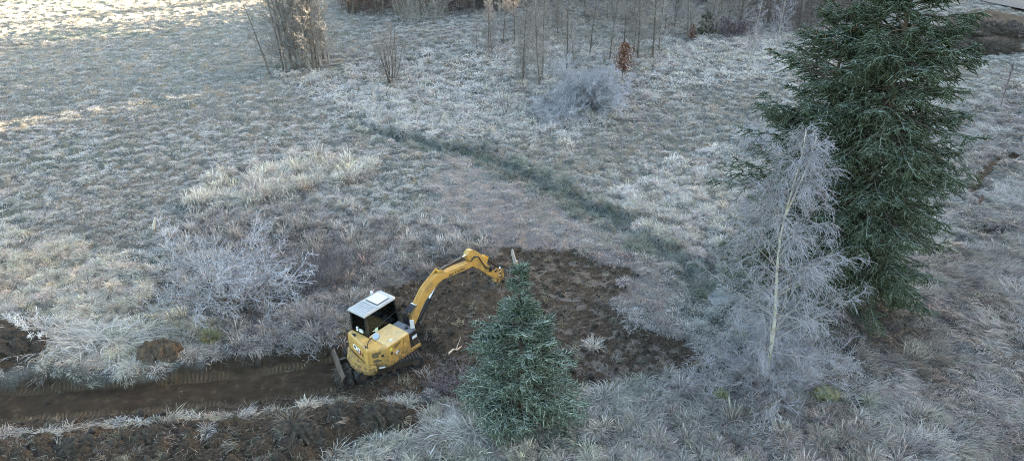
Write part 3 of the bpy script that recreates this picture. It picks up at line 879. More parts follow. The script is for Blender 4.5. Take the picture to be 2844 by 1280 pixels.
# ------------------------------------------------------------------ the excavator
def text_obj(name, body, size, parent, origin, u, v, mat, off=0.0, shear=0.0, squeeze=1.0, extr=0.003, bold=0.0):
    """flat lettering whose line runs along u with its up along v"""
    cu = bpy.data.curves.new(name, 'FONT')
    cu.body = body; cu.size = size; cu.extrude = extr; cu.offset = bold; cu.shear = shear
    cu.align_x = 'CENTER'; cu.align_y = 'CENTER'; cu.space_character = squeeze
    cu.materials.append(mat)
    t_ = bpy.data.objects.new(name, cu); COL.objects.link(t_)
    me = bpy.data.meshes.new_from_object(t_.evaluated_get(bpy.context.evaluated_depsgraph_get()))
    bpy.data.objects.remove(t_); me.name = name
    o = bpy.data.objects.new(name, me); COL.objects.link(o); o.parent = parent
    u = Vector(u).normalized(); v = Vector(v).normalized(); w = u.cross(v).normalized(); v = w.cross(u)
    o.matrix_local = Matrix(((u.x, v.x, w.x, origin[0] + w.x * off), (u.y, v.y, w.y, origin[1] + w.y * off), (u.z, v.z, w.z, origin[2] + w.z * off), (0, 0, 0, 1)))
    return o

def build_excavator():
    ex = empty('excavator', (-5.30, 26.163, -0.45), R(53))
    props(ex, 'yellow compact excavator with a pale cab roof digging beside the small spruce', 'excavator')
    UM = Matrix.Rotation(R(-27), 4, 'Z')
    # --- undercarriage
    b = new_bm(); bm_box(b, -0.75, 0.75, -0.62, 0.62, 0.22, 0.42); bm_box(b, -0.45, 0.45, -0.45, 0.45, 0.40, 0.50)
    part('undercarriage', b, M['black'], ex, 0.02, UM)
    b = new_bm(); bm_tube(b, [(0, 0, 0.44), (0, 0, 0.56)], 0.46, 24); part('slew_ring', b, M['steel'], ex)
    X0, X1, RW = -1.02, 1.22, 0.25
    pad_me = None
    for sgn in (1, -1):
        yc = sgn * 0.80
        b = new_bm()
        prof = []
        for a in np.linspace(90, 270, 12): prof.append((X0 + (RW - .02) * math.cos(R(a)), 0.27 + (RW - .02) * math.sin(R(a))))
        for a in np.linspace(270, 450, 12): prof.append((X1 + (RW - .02) * math.cos(R(a)), 0.27 + (RW - .02) * math.sin(R(a))))
        inn = [(x * 0.93 + 0.007, 0.27 + (z - 0.27) * 0.80) for x, z in prof]
        nP = len(prof)
        vs = [[[b.verts.new((x, yc + yy, z)) for x, z in pr] for pr in (prof, inn)] for yy in (-0.19, 0.19)]
        for i in range(nP):
            j = (i + 1) % nP
            b.faces.new((vs[0][0][i], vs[0][0][j], vs[1][0][j], vs[1][0][i]))
            b.faces.new((vs[0][1][i], vs[1][1][i], vs[1][1][j], vs[0][1][j]))
            for q in (0, 1):
                b.faces.new((vs[q][0][i], vs[q][1][i], vs[q][1][j], vs[q][0][j]))
        tr = part('track', b, M['rubber'], ex, 0, UM)
        b = new_bm(); bm_box(b, -0.95, 1.1, yc - 0.11, yc + 0.11, 0.16, 0.38); part('track_frame', b, M['black'], tr, 0.02, UM)
        b = new_bm(); bm_tube(b, [(X0, yc - 0.15, 0.27), (X0, yc + 0.15, 0.27)], 0.20, 16); part('sprocket', b, M['steel'], tr, 0, UM)
        b = new_bm(); bm_tube(b, [(X1, yc - 0.15, 0.27), (X1, yc + 0.15, 0.27)], 0.19, 16); part('idler', b, M['steel'], tr, 0, UM)
        for xr in (-0.55, -0.15, 0.25, 0.65):
            b = new_bm(); bm_tube(b, [(xr, yc - 0.16, 0.12), (xr, yc + 0.16, 0.12)], 0.085, 12); part('roller', b, M['steel'], tr, 0, UM)
        # pads
        straight = X1 - X0; per = 2 * straight + 2 * math.pi * RW; npad = 46
        for i in range(npad):
            d = per * i / npad
            if d < straight: p = (X0 + d, 0.27 + RW); a = 0.0
            elif d < straight + math.pi * RW:
                t = (d - straight) / RW; a = -t; p = (X1 + RW * math.sin(t), 0.27 + RW * math.cos(t))
            elif d < 2 * straight + math.pi * RW: p = (X1 - (d - straight - math.pi * RW), 0.27 - RW); a = math.pi
            else:
                t = (d - 2 * straight - math.pi * RW) / RW; a = math.pi - t; p = (X0 - RW * math.sin(t), 0.27 - RW * math.cos(t))
            if pad_me is None:
                q = new_bm()
                bm_loft(q, [(-0.055, -0.2, -0.015), (0.055, -0.2, -0.015), (0.028, -0.2, 0.032), (-0.028, -0.2, 0.032)],
                        [(-0.055, 0.2, -0.015), (0.055, 0.2, -0.015), (0.028, 0.2, 0.032), (-0.028, 0.2, 0.032)])
                po = part('track_pad', q, M['rubber'], tr); pad_me = po.data
            else:
                po = bpy.data.objects.new('track_pad', pad_me); COL.objects.link(po); po.parent = tr
            po.matrix_local = UM @ Matrix.Translation((p[0], yc, p[1])) @ Matrix.Rotation(-a, 4, 'Y')
    # dozer blade at the tail of the undercarriage, mouldboard curved, earth on it
    b = new_bm()
    arc = [(-1.62, 0.52), (-1.70, 0.40), (-1.73, 0.25), (-1.70, 0.10), (-1.60, -0.04)]
    prof = arc + [(x - 0.05, z) for x, z in arc[::-1]]
    BM_ = Matrix.Rotation(R(-30), 4, 'Z')
    bm_prism_y(b, prof, -1.02, 1.02)
    bl = part('dozer_blade', b, M['steel'], ex, 0.008, BM_)
    for yy in (-0.45, 0.45):
        b = new_bm(); bm_loft(b, [(-1.68, yy - .06, .12), (-1.68, yy + .06, .12), (-1.68, yy + .06, .3), (-1.68, yy - .06, .3)], [(-0.6, yy - .06, .24), (-0.6, yy + .06, .24), (-0.6, yy + .06, .38), (-0.6, yy - .06, .38)])
        part('blade_arm', b, M['black'], bl, 0.01, BM_)
    # --- house
    Z0, Z1 = 0.52, 1.50
    A, Bp, Cp, D, E_ = (-0.70, 1.0), (-0.92, 0.62), (-1.13, -0.55), (-0.50, -1.0), (0.72, -1.0)
    plan = [A, (0.72, 1.0), E_, D, Cp, (-1.10, 0.05)]
    plan = [(0.72, 0.06), (0.72, -1.0), D, Cp, (-0.72, 0.98), (-0.5, 1.0), (-0.5, 0.06)]
    top = [(0.70, 0.06), (0.70, -0.93), (-0.47, -0.93), (-1.05, -0.52), (-0.68, 0.93), (-0.5, 0.95), (-0.5, 0.06)]
    b = new_bm(); bm_prism_z(b, plan, Z0 + 0.12, Z1 - 0.06); part('engine_cover', b, M['yellow'], ex, 0.02)
    # bonnet lids with a seam between them
    b = new_bm()
    bm_prism_z(b, [(-0.45, 0.05), (0.715, 0.05), (0.715, -0.985), (-0.49, -0.985)], Z1 - 0.055, Z1 + 0.015, [(-0.43, 0.05), (0.62, 0.05), (0.70, -0.25), (0.70, -0.90), (-0.45, -0.90)][0:1] + [(0.70, 0.05), (0.70, -0.90), (-0.45, -0.90)])
    part('bonnet', b, M['yellow_top'], ex, 0.025)
    b = new_bm()
    bm_prism_z(b, [(-0.505, -0.985), (-1.12, -0.545), (-0.715, 0.975), (-0.51, 0.99)], Z1 - 0.055, Z1 + 0.005, [(-0.505, -0.90), (-1.03, -0.50), (-0.66, 0.90), (-0.51, 0.93)])
    part('rear_bonnet', b, M['yellow'], ex, 0.02)
    b = new_bm(); bm_plate(b, (-0.70, 0.62, Z1 + 0.006), (0.25, 1, 0), (-1, 0.25, 0), [(-.12, -.05), (.02, -.06), (.05, -.02), (.10, .0), (.10, .05), (-.02, .04), (-.12, .06)], 0.012)
    part('air_vent', b, M['black'], ex)
    # rear door: the flat panel between A and C
    def wall_panel(p, q, z0, z1, inset, th):
        p, q = Vector((p[0], p[1], 0)), Vector((q[0], q[1], 0)); u = (q - p).normalized(); nrm = Vector((-u.y, u.x, 0))
        return p, q, u, nrm
    def face_panel(name, p, q, f0, f1, z0, z1, mat, proud, th=0.02, bevel=0.008, parent=ex, pts=None):
        """panel on the wall p->q (outside is to the right when walking p->q seen from above)"""
        P, Q = Vector((p[0], p[1], 0)), Vector((q[0], q[1], 0)); u = (Q - P); L = u.length; u.normalize()
        nrm = Vector((u.y, -u.x, 0))
        if pts is None: pts = [(f0 * L, z0), (f1 * L, z0), (f1 * L, z1), (f0 * L, z1)]
        else: pts = [(f * L, z) for f, z in pts]
        b = new_bm(); base = [P + u * s + Vector((0, 0, z)) for s, z in pts]
        bm_loft(b, [v + nrm * (proud - th) for v in base], [v + nrm * proud for v in base])
        return part(name, b, mat, parent, bevel), P, u, nrm, L
    Arear = (-0.72, 0.98)
    # walking from A to C keeps the outside on the left -> go C to A reversed
    dr, P, u, nrm, L = face_panel('rear_door', Arear, Cp, 0.10, 0.80, 0.86, 1.36, M['yellow'], 0.018)
    def on(P, u, nrm, L, f, z, off): return P + u * (f * L) + Vector((0, 0, z)) + nrm * off
    # the emblem: letters with a dark red wedge behind them
    o_ = on(P, u, nrm, L, 0.50, 1.13, 0.0225)
    b = new_bm(); bm_plate(b, o_, u, (0, 0, 1), [(-.02, -.16), (.22, -.16), (.27, -.09), (.29, .0), (.26, .05), (.12, -.02)], 0.004)
    part('emblem_wedge', b, M['red'], dr)
    b = new_bm(); bm_plate(b, o_ - nrm * 0.003 + u * -.0, u, (0, 0, 1), [(-.30, -.10), (.20, -.185), (.29, -.11), (.315, .0), (.28, .07), (.1, .11), (-.30, .13)], 0.004)
    part('emblem_shadow', b, M['ink'], dr)  # black printed backing behind the letters and wedge
    text_obj('emblem_letters', 'CAT', 0.30, dr, o_ - u * 0.03 + Vector((0, 0, 0.0)), u, (0, 0, 1), M['white'], 0.006, bold=0.011, squeeze=0.92)
    b = new_bm(); bm_plate(b, on(P, u, nrm, L, 0.745, 1.07, 0.019), u, (0, 0, 1), rect(0.045, 0.055), 0.012); lt = part('latch', b, M['black'], dr, 0.004)
    b = new_bm(); bm_plate(b, on(P, u, nrm, L, 0.745, 1.07, 0.031), u, (0, 0, 1), rect(0.018, 0.022), 0.01); part('latch_key', b, M['chrome'], lt)
    # vent door on the chamfer
    vd, P, u, nrm, L = face_panel('vent_door', Cp, D, 0.10, 0.90, 0.82, 1.40, M['yellow'], 0.018)
    for nm, pts in (('upper', [(.22, 1.14), (.20, 1.27), (.26, 1.34), (.66, 1.36), (.66, 1.26), (.55, 1.22), (.55, 1.10), (.28, 1.10)]), ('lower', [(.26, .93), (.24, 1.0), (.48, 1.03), (.70, .96), (.62, .90), (.34, .88)])):
        b = new_bm(); base = [on(P, u, nrm, L, f, z, 0.0) for f, z in pts]
        bm_loft(b, [v + nrm * 0.012 for v in base], [v + nrm * 0.021 for v in base]); part('grille', b, M['grille'], vd)
    b = new_bm(); bm_plate(b, on(P, u, nrm, L, 0.74, 1.15, 0.019), u, (0, 0, 1), rect(0.05, 0.055), 0.012); lt = part('latch', b, M['black'], vd, 0.004)
    b = new_bm(); bm_plate(b, on(P, u, nrm, L, 0.74, 1.15, 0.031), u, (0, 0, 1), rect(0.018, 0.022), 0.01); part('latch_key', b, M['chrome'], lt)
    # side doors
    sdp, P, u, nrm, L = face_panel('side_door', D, E_, 0.015, 0.70, 0.70, 1.47, M['yellow'], 0.018)
    b = new_bm(); bm_plate(b, on(P, u, nrm, L, 0.17, 1.10, 0.019), u, (0, 0, 1), rect(0.05, 0.06), 0.012); lt = part('latch', b, M['black'], sdp, 0.004)
    b = new_bm(); bm_plate(b, on(P, u, nrm, L, 0.17, 1.10, 0.031), u, (0, 0, 1), rect(0.018, 0.022), 0.01); part('latch_key', b, M['chrome'], lt)
    b = new_bm(); bm_plate(b, on(P, u, nrm, L, 0.145, 1.30, 0.019), u, (0, 0, 1), [(.065 * math.cos(a), .065 * math.sin(a)) for a in np.linspace(0, 6.283, 14)[:-1]], 0.003); part('round_sticker', b, M['lime'], sdp)
    o_ = on(P, u, nrm, L, 0.40, 0.99, 0.019)
    b = new_bm(); bm_plate(b, o_, u, (0, 0, 1), [(-.15, -.10), (.12, -.075), (.17, .02), (.12, .10), (.0, .06), (-.15, .02)], 0.003); part('number_badge', b, M['ink'], sdp)
    text_obj('number_lettering', '306', 0.17, sdp, o_, u, (0, 0, 1), M['white'], 0.005, shear=0.2, bold=0.006, squeeze=0.9)
    for k, (f, z, w_) in enumerate(((.44, 1.37, .17), (.42, 1.325, .2), (.40, 1.28, .15), (.36, 1.235, .1))):
        b = new_bm(); bm_plate(b, on(P, u, nrm, L, f, z, 0.0185), u, (0, 0, 1), rect(w_, 0.012), 0.002); part('notice_print', b, M['ink'], sdp)
    sd2, P, u, nrm, L = face_panel('front_side_panel', D, E_, 0.72, 0.995, 0.70, 1.47, M['yellow'], 0.018, pts=[(.72, .70), (1.03, .70), (.96, 1.47), (.72, 1.47)])
    # sill rail under the doors
    b = new_bm(); bm_prism_z(b, [(-0.48, -1.03), (1.28, -1.05), (1.28, -0.93), (-0.48, -0.90)], Z0 + 0.02, 0.69); part('side_rail', b, M['yellow'], ex, 0.015)
    b = new_bm(); bm_prism_z(b, [(1.26, -1.0), (1.26, 0.95), (-0.6, 0.95), (-0.95, 0.5), (-1.0, -0.5), (-0.45, -0.95)], Z0 - 0.02, 0.66); part('deck', b, M['black'], ex, 0.01)
    # counterweight: bumper band round the tail plus the ledge under the doors
    arc = [(-0.80, 0.98), (-1.02, 0.72), (-1.20, 0.30), (-1.30, -0.20), (-1.22, -0.70), (-1.0, -0.90)]
    inn = [(-0.72, 0.96), (-0.86, 0.6), (-0.98, 0.2), (-1.08, -0.3), (-1.06, -0.55), (-0.9, -0.72)]
    outl = arc + inn[::-1]
    b = new_bm(); bm_prism_z(b, outl, Z0, 0.80); cw = part('counterweight', b, M['yellow'], ex, 0.02)
    lip = [(x * 1.0 + dx, y) for (x, y), dx in zip(arc, (-.02, -.07, -.09, -.10, -.06, -.02))]
    b = new_bm(); bm_prism_z(b, lip[:5] + [(-1.10, -.86)] + [(-1.0, -.80)] + [(x + .06, y) for x, y in arc[:5][::-1]], Z0 - 0.06, Z0 + 0.14); part('bumper', b, M['yellow'], cw, 0.03)
    b = new_bm(); bm_prism_z(b, [(-1.04, -0.62), (-0.50, -1.0), (-0.44, -0.9), (-0.9, -0.5)], Z0, 0.82, [(-1.04, -0.62), (-0.50, -1.0), (-0.44, -0.9), (-0.9, -0.5)]); part('corner_ledge', b, M['yellow'], cw, 0.015)
    b = new_bm(); bm_plate(b, (-0.72, -0.862, 0.60), (0.54, -0.38, 0), (0, 0, 1), rect(0.12, 0.03), 0.012); part('white_label', b, M['white'], cw)
    # front right: black tank, grey step deck
    b = new_bm(); bm_prism_z(b, [(0.735, -0.99), (1.24, -1.0), (1.24, 0.02), (0.735, 0.02)], Z0 + 0.14, 1.36, [(0.735, -0.96), (1.14, -0.95), (1.14, 0.02), (0.735, 0.02)]); tk = part('tank', b, M['black'], ex, 0.02)
    b = new_bm(); bm_box(b, 0.74, 1.15, -0.95, 0.02, 1.365, 1.40); part('step_deck', b, M['dgrey'], tk, 0.008)
    b = new_bm(); bm_tube(b, [(0.98, -0.62, 1.40), (0.98, -0.62, 1.47)], 0.075, 14); part('filler_cap', b, M['black'], tk, 0.008)
    b = new_bm(); bm_plate(b, (1.0, -1.0, 1.14), (1, 0, 0), (0, 0, 1), rect(0.13, 0.07), 0.008); part('white_label', b, M['decal_grey'], tk)
    b = new_bm(); bm_box(b, -0.20, -0.03, -0.86, -0.78, Z1 + 0.017, Z1 + 0.05); part('bonnet_handle', b, M['decal_grey'], ex, 0.01)
    # --- cab
    cy0, cy1 = 0.08, 0.98
    zb, zt = 0.66, 2.44
    def post(name, p0, p1, w, d, parent):
        b = new_bm()
        bm_loft(b, [(p0[0] - d, p0[1] - w, p0[2]), (p0[0] + d, p0[1] - w, p0[2]), (p0[0] + d, p0[1] + w, p0[2]), (p0[0] - d, p0[1] + w, p0[2])],
                [(p1[0] - d, p1[1] - w, p1[2]), (p1[0] + d, p1[1] - w, p1[2]), (p1[0] + d, p1[1] + w, p1[2]), (p1[0] - d, p1[1] + w, p1[2])])
        return part(name, b, M['black'], parent, 0.012)
    b = new_bm(); bm_prism_y(b, [(-0.48, zb), (1.28, zb), (1.33, 1.0), (1.30, 1.16), (-0.46, 1.42), (-0.5, 1.42)], cy0, cy1)
    cab = part('cab', b, M['black'], ex, 0.015)
    rb = -0.46; fb = 1.33
    for yy in (cy0 + 0.045, cy1 - 0.045):
        post('cab_post', (rb + 0.05, yy, 1.38), (-0.47, yy, zt), 0.04, 0.06, cab)
        post('cab_post', (1.29, yy, 1.08), (1.08, yy, zt), 0.035, 0.04, cab)
    b = new_bm(); bm_box(b, -0.52, 1.12, cy0, cy1, zt - 0.035, zt + 0.015); part('roof_frame', b, M['black'], cab, 0.012)
    # window sill bars
    b = new_bm(); bm_loft(b, [(-0.3, cy0 + .008, 1.36), (-0.3, cy0 + .05, 1.36), (-0.3, cy0 + .05, 1.43), (-0.3, cy0 + .008, 1.43)], [(1.25, cy0 + .008, 1.10), (1.25, cy0 + .05, 1.10), (1.25, cy0 + .05, 1.17), (1.25, cy0 + .008, 1.17)])
    part('window_sill', b, M['black'], cab)
    # glass
    th = 0.008
    b = new_bm(); bm_plate(b, (-0.485, 0.53, 1.9), (0, -1, 0), (0.04, 0, 1), rect(0.37, 0.49), th); rw = part('rear_window', b, M['glass'], cab)
    b = new_bm(); bm_prism_y(b, [(-0.36, 1.40), (1.24, 1.14), (1.05, zt - .05), (-0.42, zt - .05)], cy0 + 0.015, cy0 + 0.023); sw = part('side_window', b, M['glass'], cab)
    b = new_bm(); bm_prism_y(b, [(-0.36, 1.40), (1.24, 1.14), (1.05, zt - .05), (-0.42, zt - .05)], cy1 - 0.023, cy1 - 0.015); part('door_window', b, M['glass'], cab)
    b = new_bm(); bm_loft(b, [(1.295, cy0 + .08, 1.12), (1.295, cy1 - .08, 1.12), (1.075, cy1 - .08, zt - .04), (1.075, cy0 + .08, zt - .04)], [(1.303, cy0 + .08, 1.12), (1.303, cy1 - .08, 1.12), (1.083, cy1 - .08, zt - .04), (1.083, cy0 + .08, zt - .04)]); part('windscreen', b, M['glass'], cab)
    # bar dividing the side window, front half
    b = new_bm(); bm_loft(b, [(0.10, cy0 + .004, 1.66), (0.10, cy0 + .012, 1.66), (0.10, cy0 + .012, 1.70), (0.10, cy0 + .004, 1.70)], [(1.16, cy0 + .004, 1.83), (1.16, cy0 + .012, 1.83), (1.16, cy0 + .012, 1.87), (1.16, cy0 + .004, 1.87)]); part('window_bar', b, M['black'], sw)
    # stickers
    b = new_bm(); bm_plate(b, (-0.502, 0.42, 1.60), (0, -1, 0), (0.04, 0, 1), rect(0.11, 0.018), 0.004); part('sticker_line', b, M['white'], rw)
    b = new_bm(); bm_plate(b, (-0.500, 0.40, 1.655), (0, -1, 0), (0.04, 0, 1), rect(0.10, 0.018), 0.004); part('sticker_line', b, M['white'], rw)
    b = new_bm(); bm_plate(b, (-0.498, 0.42, 1.71), (0, -1, 0), (0.04, 0, 1), rect(0.09, 0.018), 0.004); part('sticker_line', b, M['white'], rw)
    text_obj('sticker_letter', 'S', 0.27, rw, (-0.50, 0.63, 1.66), (0, -1, 0), (0.04, 0, 1), M['white'], 0.002, bold=0.006)
    b = new_bm(); bm_plate(b, (0.02, cy0 + .012, 1.50), (1, 0, 0), (0, 0, 1), rect(0.075, 0.15), 0.003); part('window_sticker', b, M['mint'], sw)
    b = new_bm(); bm_plate(b, (-0.11, cy0 + .012, 1.58), (1, 0, -0.1), (0, 0, 1), rect(0.07, 0.02), 0.003); part('window_sticker', b, M['mint'], sw)
    b = new_bm(); bm_plate(b, (0.36, cy0 + .012, 1.42), (1, 0, -0.16), (0, 0, 1), rect(0.06, 0.028), 0.003); part('window_sticker', b, M['white'], sw)
    # roof
    b = new_bm()
    bm_loft(b, [(-0.60, 0.05, 2.44), (1.10, 0.05, 2.44), (1.22, 0.14, 2.44), (1.22, 0.90, 2.44), (1.10, 1.0, 2.44), (-0.60, 1.0, 2.44)],
            [(-0.57, 0.09, 2.53), (1.08, 0.09, 2.52), (1.17, 0.17, 2.50), (1.17, 0.87, 2.50), (1.08, 0.96, 2.52), (-0.57, 0.96, 2.53)])
    rf = part('roof', b, M['roof'], cab, 0.02)
    for i in range(6):
        x = -0.47 + i * 0.115
        b = new_bm(); bm_box(b, x, x + 0.055, 0.15, 0.90, 2.522, 2.548); part('roof_rib', b, M['roof'], rf, 0.010)
    b = new_bm(); bm_box(b, 0.27, 0.93, 0.20, 0.86, 2.518, 2.538); part('hatch_seal', b, M['black'], rf, 0.01)
    b = new_bm(); bm_box(b, 0.29, 0.91, 0.22, 0.84, 2.536, 2.570); part('hatch', b, M['hatch'], rf, 0.015)
    b = new_bm(); bm_tube(b, [(0.80, 1.06, 2.46), (0.80, 1.06, 2.58)], 0.05, 12); part('work_light', b, M['decal_grey'], rf)
    b = new_bm(); bm_tube(b, [(0.80, 0.96, 2.49), (0.80, 1.06, 2.50)], 0.02, 6); part('light_bracket', b, M['black'], rf)
    b = new_bm(); bm_box(b, 0.35, 0.62, 1.0, 1.07, 2.44, 2.49); part('light_bracket', b, M['black'], rf, 0.01)
    # inside the cab
    b = new_bm(); bm_box(b, -0.22, 0.28, 0.30, 0.78, 1.22, 1.36); bm_loft(b, [(-0.30, .30, 1.30), (-0.16, .30, 1.30), (-0.16, .78, 1.30), (-0.30, .78, 1.30)], [(-0.42, .34, 2.02), (-0.30, .34, 2.02), (-0.30, .74, 2.02), (-0.42, .74, 2.02)])
    part('seat', b, M['seat'], cab, 0.03)
    b = new_bm(); bm_box(b, 0.0, 0.42, 0.14, 0.27, 1.2, 1.52); bm_box(b, 0.0, 0.42, 0.80, 0.93, 1.2, 1.52); bm_tube(b, [(.36, .2, 1.5), (.40, .22, 1.70)], 0.022, 6); bm_tube(b, [(.36, .86, 1.5), (.40, .84, 1.70)], 0.022, 6)
    part('console', b, M['seat'], cab, 0.01)
    b = new_bm(); bm_box(b, 0.95, 1.0, 0.14, 0.30, 1.55, 1.78); part('monitor', b, M['decal_grey'], cab, 0.01)
    # --- mirrors
    b = new_bm(); bm_tube(b, [(-1.0, -0.46, 1.49), (-1.02, -0.46, 1.62), (-0.98, -0.50, 1.80), (-0.90, -0.55, 1.92), (-0.78, -0.61, 1.97)], 0.020, 6); st = part('mirror_stalk', b, M['black'], ex)
    b = new_bm(); bm_tube(b, [(-1.03, -0.40, 1.51), (-0.96, -0.30, 1.51)], 0.03, 6); part('stalk_clamp', b, M['black'], st)
    b = new_bm(); c = Vector((-0.70, -0.66, 1.97)); n_ = Vector((-0.55, -0.70, 0.45)).normalized()
    bm_tube(b, [c - n_ * 0.035, c - n_ * .015, c + n_ * 0.02, c + n_ * 0.035], [0.07, 0.135, 0.14, 0.115], 20); part('round_mirror', b, M['mirror'], ex, 0, smooth=True)
    b = new_bm(); bm_tube(b, [(1.05, -0.90, 1.40), (1.06, -0.92, 1.58)], 0.018, 6); part('mirror_stalk', b, M['black'], ex)
    b = new_bm(); bm_plate(b, (1.02, -0.90, 1.70), (0.75, -0.66, 0), (0.05, 0.15, 1), rect(0.085, 0.19), 0.05); part('front_mirror', b, M['hatch'], ex, 0.025)
    # --- boom and stick
    y0, y1 = -0.44, -0.16
    b = new_bm(); bm_tube(b, [(1.36, -0.30, 0.60), (1.36, -0.30, 1.34)], 0.17, 14); bm_prism_y(b, [(1.3, .8), (1.85, .8), (1.9, 1.35), (1.6, 1.55), (1.3, 1.3)], -0.42, -0.18); part('swing_post', b, M['black'], ex, 0.015)
    prof = [(1.66, 1.12), (1.46, 1.42), (1.52, 1.62), (1.75, 1.88), (2.25, 2.40), (2.50, 2.57), (2.74, 2.67), (3.11, 2.74), (4.2, 2.56), (5.24, 2.38), (5.52, 2.28), (5.56, 2.12), (5.42, 2.10), (4.3, 2.26), (3.42, 2.40), (3.18, 2.35), (2.30, 1.92), (1.80, 1.30)]
    b = new_bm(); bm_prism_y(b, prof, y0, y1); bo = part('boom', b, M['yellow'], ex, 0.018)
    for yy in (-0.43, -0.19):
        b = new_bm(); bm_prism_y(b, [(2.62, 2.60), (3.05, 2.70), (3.60, 2.67), (3.42, 2.86), (3.33, 2.93), (3.22, 2.88), (2.9, 2.74)], yy, yy + 0.03); part('boom_lug', b, M['yellow'], bo, 0.006)
    b = new_bm(); bm_tube(b, [(3.32, -0.45, 2.84), (3.32, -0.15, 2.84)], 0.045, 10); part('lug_pin', b, M['yellow_dark'], bo)
    text_obj('boom_lettering', 'Sauer & Sommer', 0.155, bo, (4.33, y0 - 0.001, 2.36), (1.13, 0, -0.15), (0, 0, 1), M['ink'], 0.002, squeeze=1.0, bold=0.002)
    def cyl(name, p, q, rb_, rr, frac, parent):
        p, q = Vector(p), Vector(q); m_ = p.lerp(q, frac)
        b = new_bm(); bm_tube(b, [p, m_], rb_, 12); bm_tube(b, [m_, m_.lerp(p, 0.05)], rb_ * 1.15, 12)
        cyl_ = part(name, b, M['black'], parent, 0, smooth=False)
        b = new_bm(); bm_tube(b, [m_, q], rr, 10); bm_tube(b, [q + Vector((0, -.06, 0)), q + Vector((0, .06, 0))], rr * 1.9, 10)
        part('piston_rod', b, M['chrome'], cyl_)
        return cyl_
    cyl('boom_cylinder', (1.86, -0.30, 1.02), (3.14, -0.30, 2.20), 0.095, 0.055, 0.66, ex)
    cyl('stick_cylinder', (3.36, -0.30, 2.84), (5.20, -0.30, 2.76), 0.075, 0.045, 0.80, ex)
    b = new_bm(); bm_tube(b, [(3.9, -0.3, 2.93), (4.25, -0.3, 2.92)], 0.028, 6); part('valve_block', b, M['black'], ex)
    # service pipes and hoses
    for yy in (-0.40, -0.32, -0.24):
        b = new_bm(); bm_tube(b, [(1.78, yy, 1.95), (2.25, yy, 2.45), (2.62, yy, 2.66), (3.0, yy, 2.76)], 0.016, 5); part('service_pipe', b, M['yellow_dark'], bo)
    for yy in (-0.40, -0.21):
        b = new_bm(); bm_tube(b, [(3.5, yy, 2.72), (4.3, yy, 2.585), (5.0, yy, 2.46), (5.35, yy - .03, 2.40)], 0.016, 5); part('service_pipe', b, M['yellow_dark'], bo)
    for i, yy in enumerate((-0.42, -0.37, -0.32, -0.27, -0.22, -0.17)):
        j = 0.02 * (i % 3)
        b = new_bm(); bm_tube(b, [(1.80, yy, 1.96), (1.66, yy, 1.93 + j), (1.47 - j, yy, 1.82), (1.34 - j, yy + .02, 1.62), (1.30, yy + .03, 1.40), (1.34, yy + .03, 1.15)], 0.024, 6); part('hose', b, M['hose'], ex, smooth=True)
    b = new_bm(); bm_box(b, 1.76, 1.84, -0.46, -0.14, 1.94, 1.99); part('hose_clamp', b, M['chrome'], bo)
    b = new_bm(); bm_tube(b, [(2.0, -0.37, 1.12), (2.25, -0.40, 1.08), (2.5, -0.38, 1.35), (2.5, -0.36, 1.62)], 0.018, 6); part('hose', b, M['hose'], ex, smooth=True)
    prof = [(5.08, 2.66), (5.06, 2.80), (5.24, 2.96), (5.44, 2.92), (5.85, 2.60), (6.30, 2.08), (6.46, 2.02), (6.40, 1.78), (6.95, 1.10), (7.18, 0.82), (7.22, 0.64), (7.10, 0.60), (6.4, 1.22), (5.84, 1.78), (5.62, 1.92), (5.42, 2.10), (5.30, 2.36)]
    b = new_bm(); bm_prism_y(b, prof, -0.42, -0.18); sk = part('stick', b, M['yellow'], ex, 0.014)
    b = new_bm(); bm_tube(b, [(5.47, -0.46, 2.18), (5.47, -0.14, 2.18)], 0.07, 12); part('stick_pin', b, M['yellow_dark'], sk)
    b = new_bm(); bm_prism_y(b, [(6.05, 2.15), (6.35, 2.22), (6.55, 2.04), (6.46, 1.86), (6.25, 1.9)], -0.40, -0.20); part('stick_lug', b, M['yellow_dark'], sk, 0.01)
    cyl('bucket_cylinder', (6.45, -0.30, 1.96), (7.48, -0.30, 0.98), 0.055, 0.032, 0.86, ex)
    for zz, off in ((2.60, -.02), (2.5, -.06)):
        b = new_bm(); bm_tube(b, [(5.25, -0.44 + off * .2, 2.42), (5.45, -0.47, 2.62 + off), (5.75, -0.47, 2.50 + off), (5.95, -0.46, 2.15 + off), (6.25, -0.45, 1.72 + off), (6.6, -0.44, 1.45)], 0.020, 6); part('hose', b, M['hose'], sk, smooth=True)
    b = new_bm(); bm_box(b, 6.52, 6.68, -0.50, -0.43, 1.30, 1.52); part('valve_block', b, M['black'], sk, 0.01)
    for yy in (-0.45, -0.17):
        b = new_bm(); bm_prism_y(b, [(7.44, 1.02), (7.54, 1.0), (7.60, .55), (7.50, .48), (7.40, .56)], yy, yy + 0.03); part('link', b, M['yellow'], ex, 0.005)
        b = new_bm(); bm_prism_y(b, [(7.06, .92), (7.16, .94), (7.52, .98), (7.50, .90)], yy, yy + 0.03); part('link', b, M['yellow'], ex, 0.005)
    # quick coupler and bucket
    b = new_bm(); bm_prism_y(b, [(7.05, .70), (7.30, .72), (7.62, .56), (7.58, .38), (7.2, .34), (7.0, .5)], -0.42, -0.18); part('coupler', b, M['yellow'], ex, 0.015)
    b = new_bm()
    bk = [(7.55, .42), (7.62, .20), (7.58, -.02), (7.40, -.18), (7.10, -.22), (6.86, -.12), (6.74, .04)]
    inb = [(6.78, .06), (6.90, -.07), (7.10, -.17), (7.38, -.13), (7.53, .0), (7.57, .20), (7.50, .40)]
    bm_prism_y(b, bk + inb, -0.66, 0.06)
    bq = part('bucket', b, M['steel'], ex, 0.005)
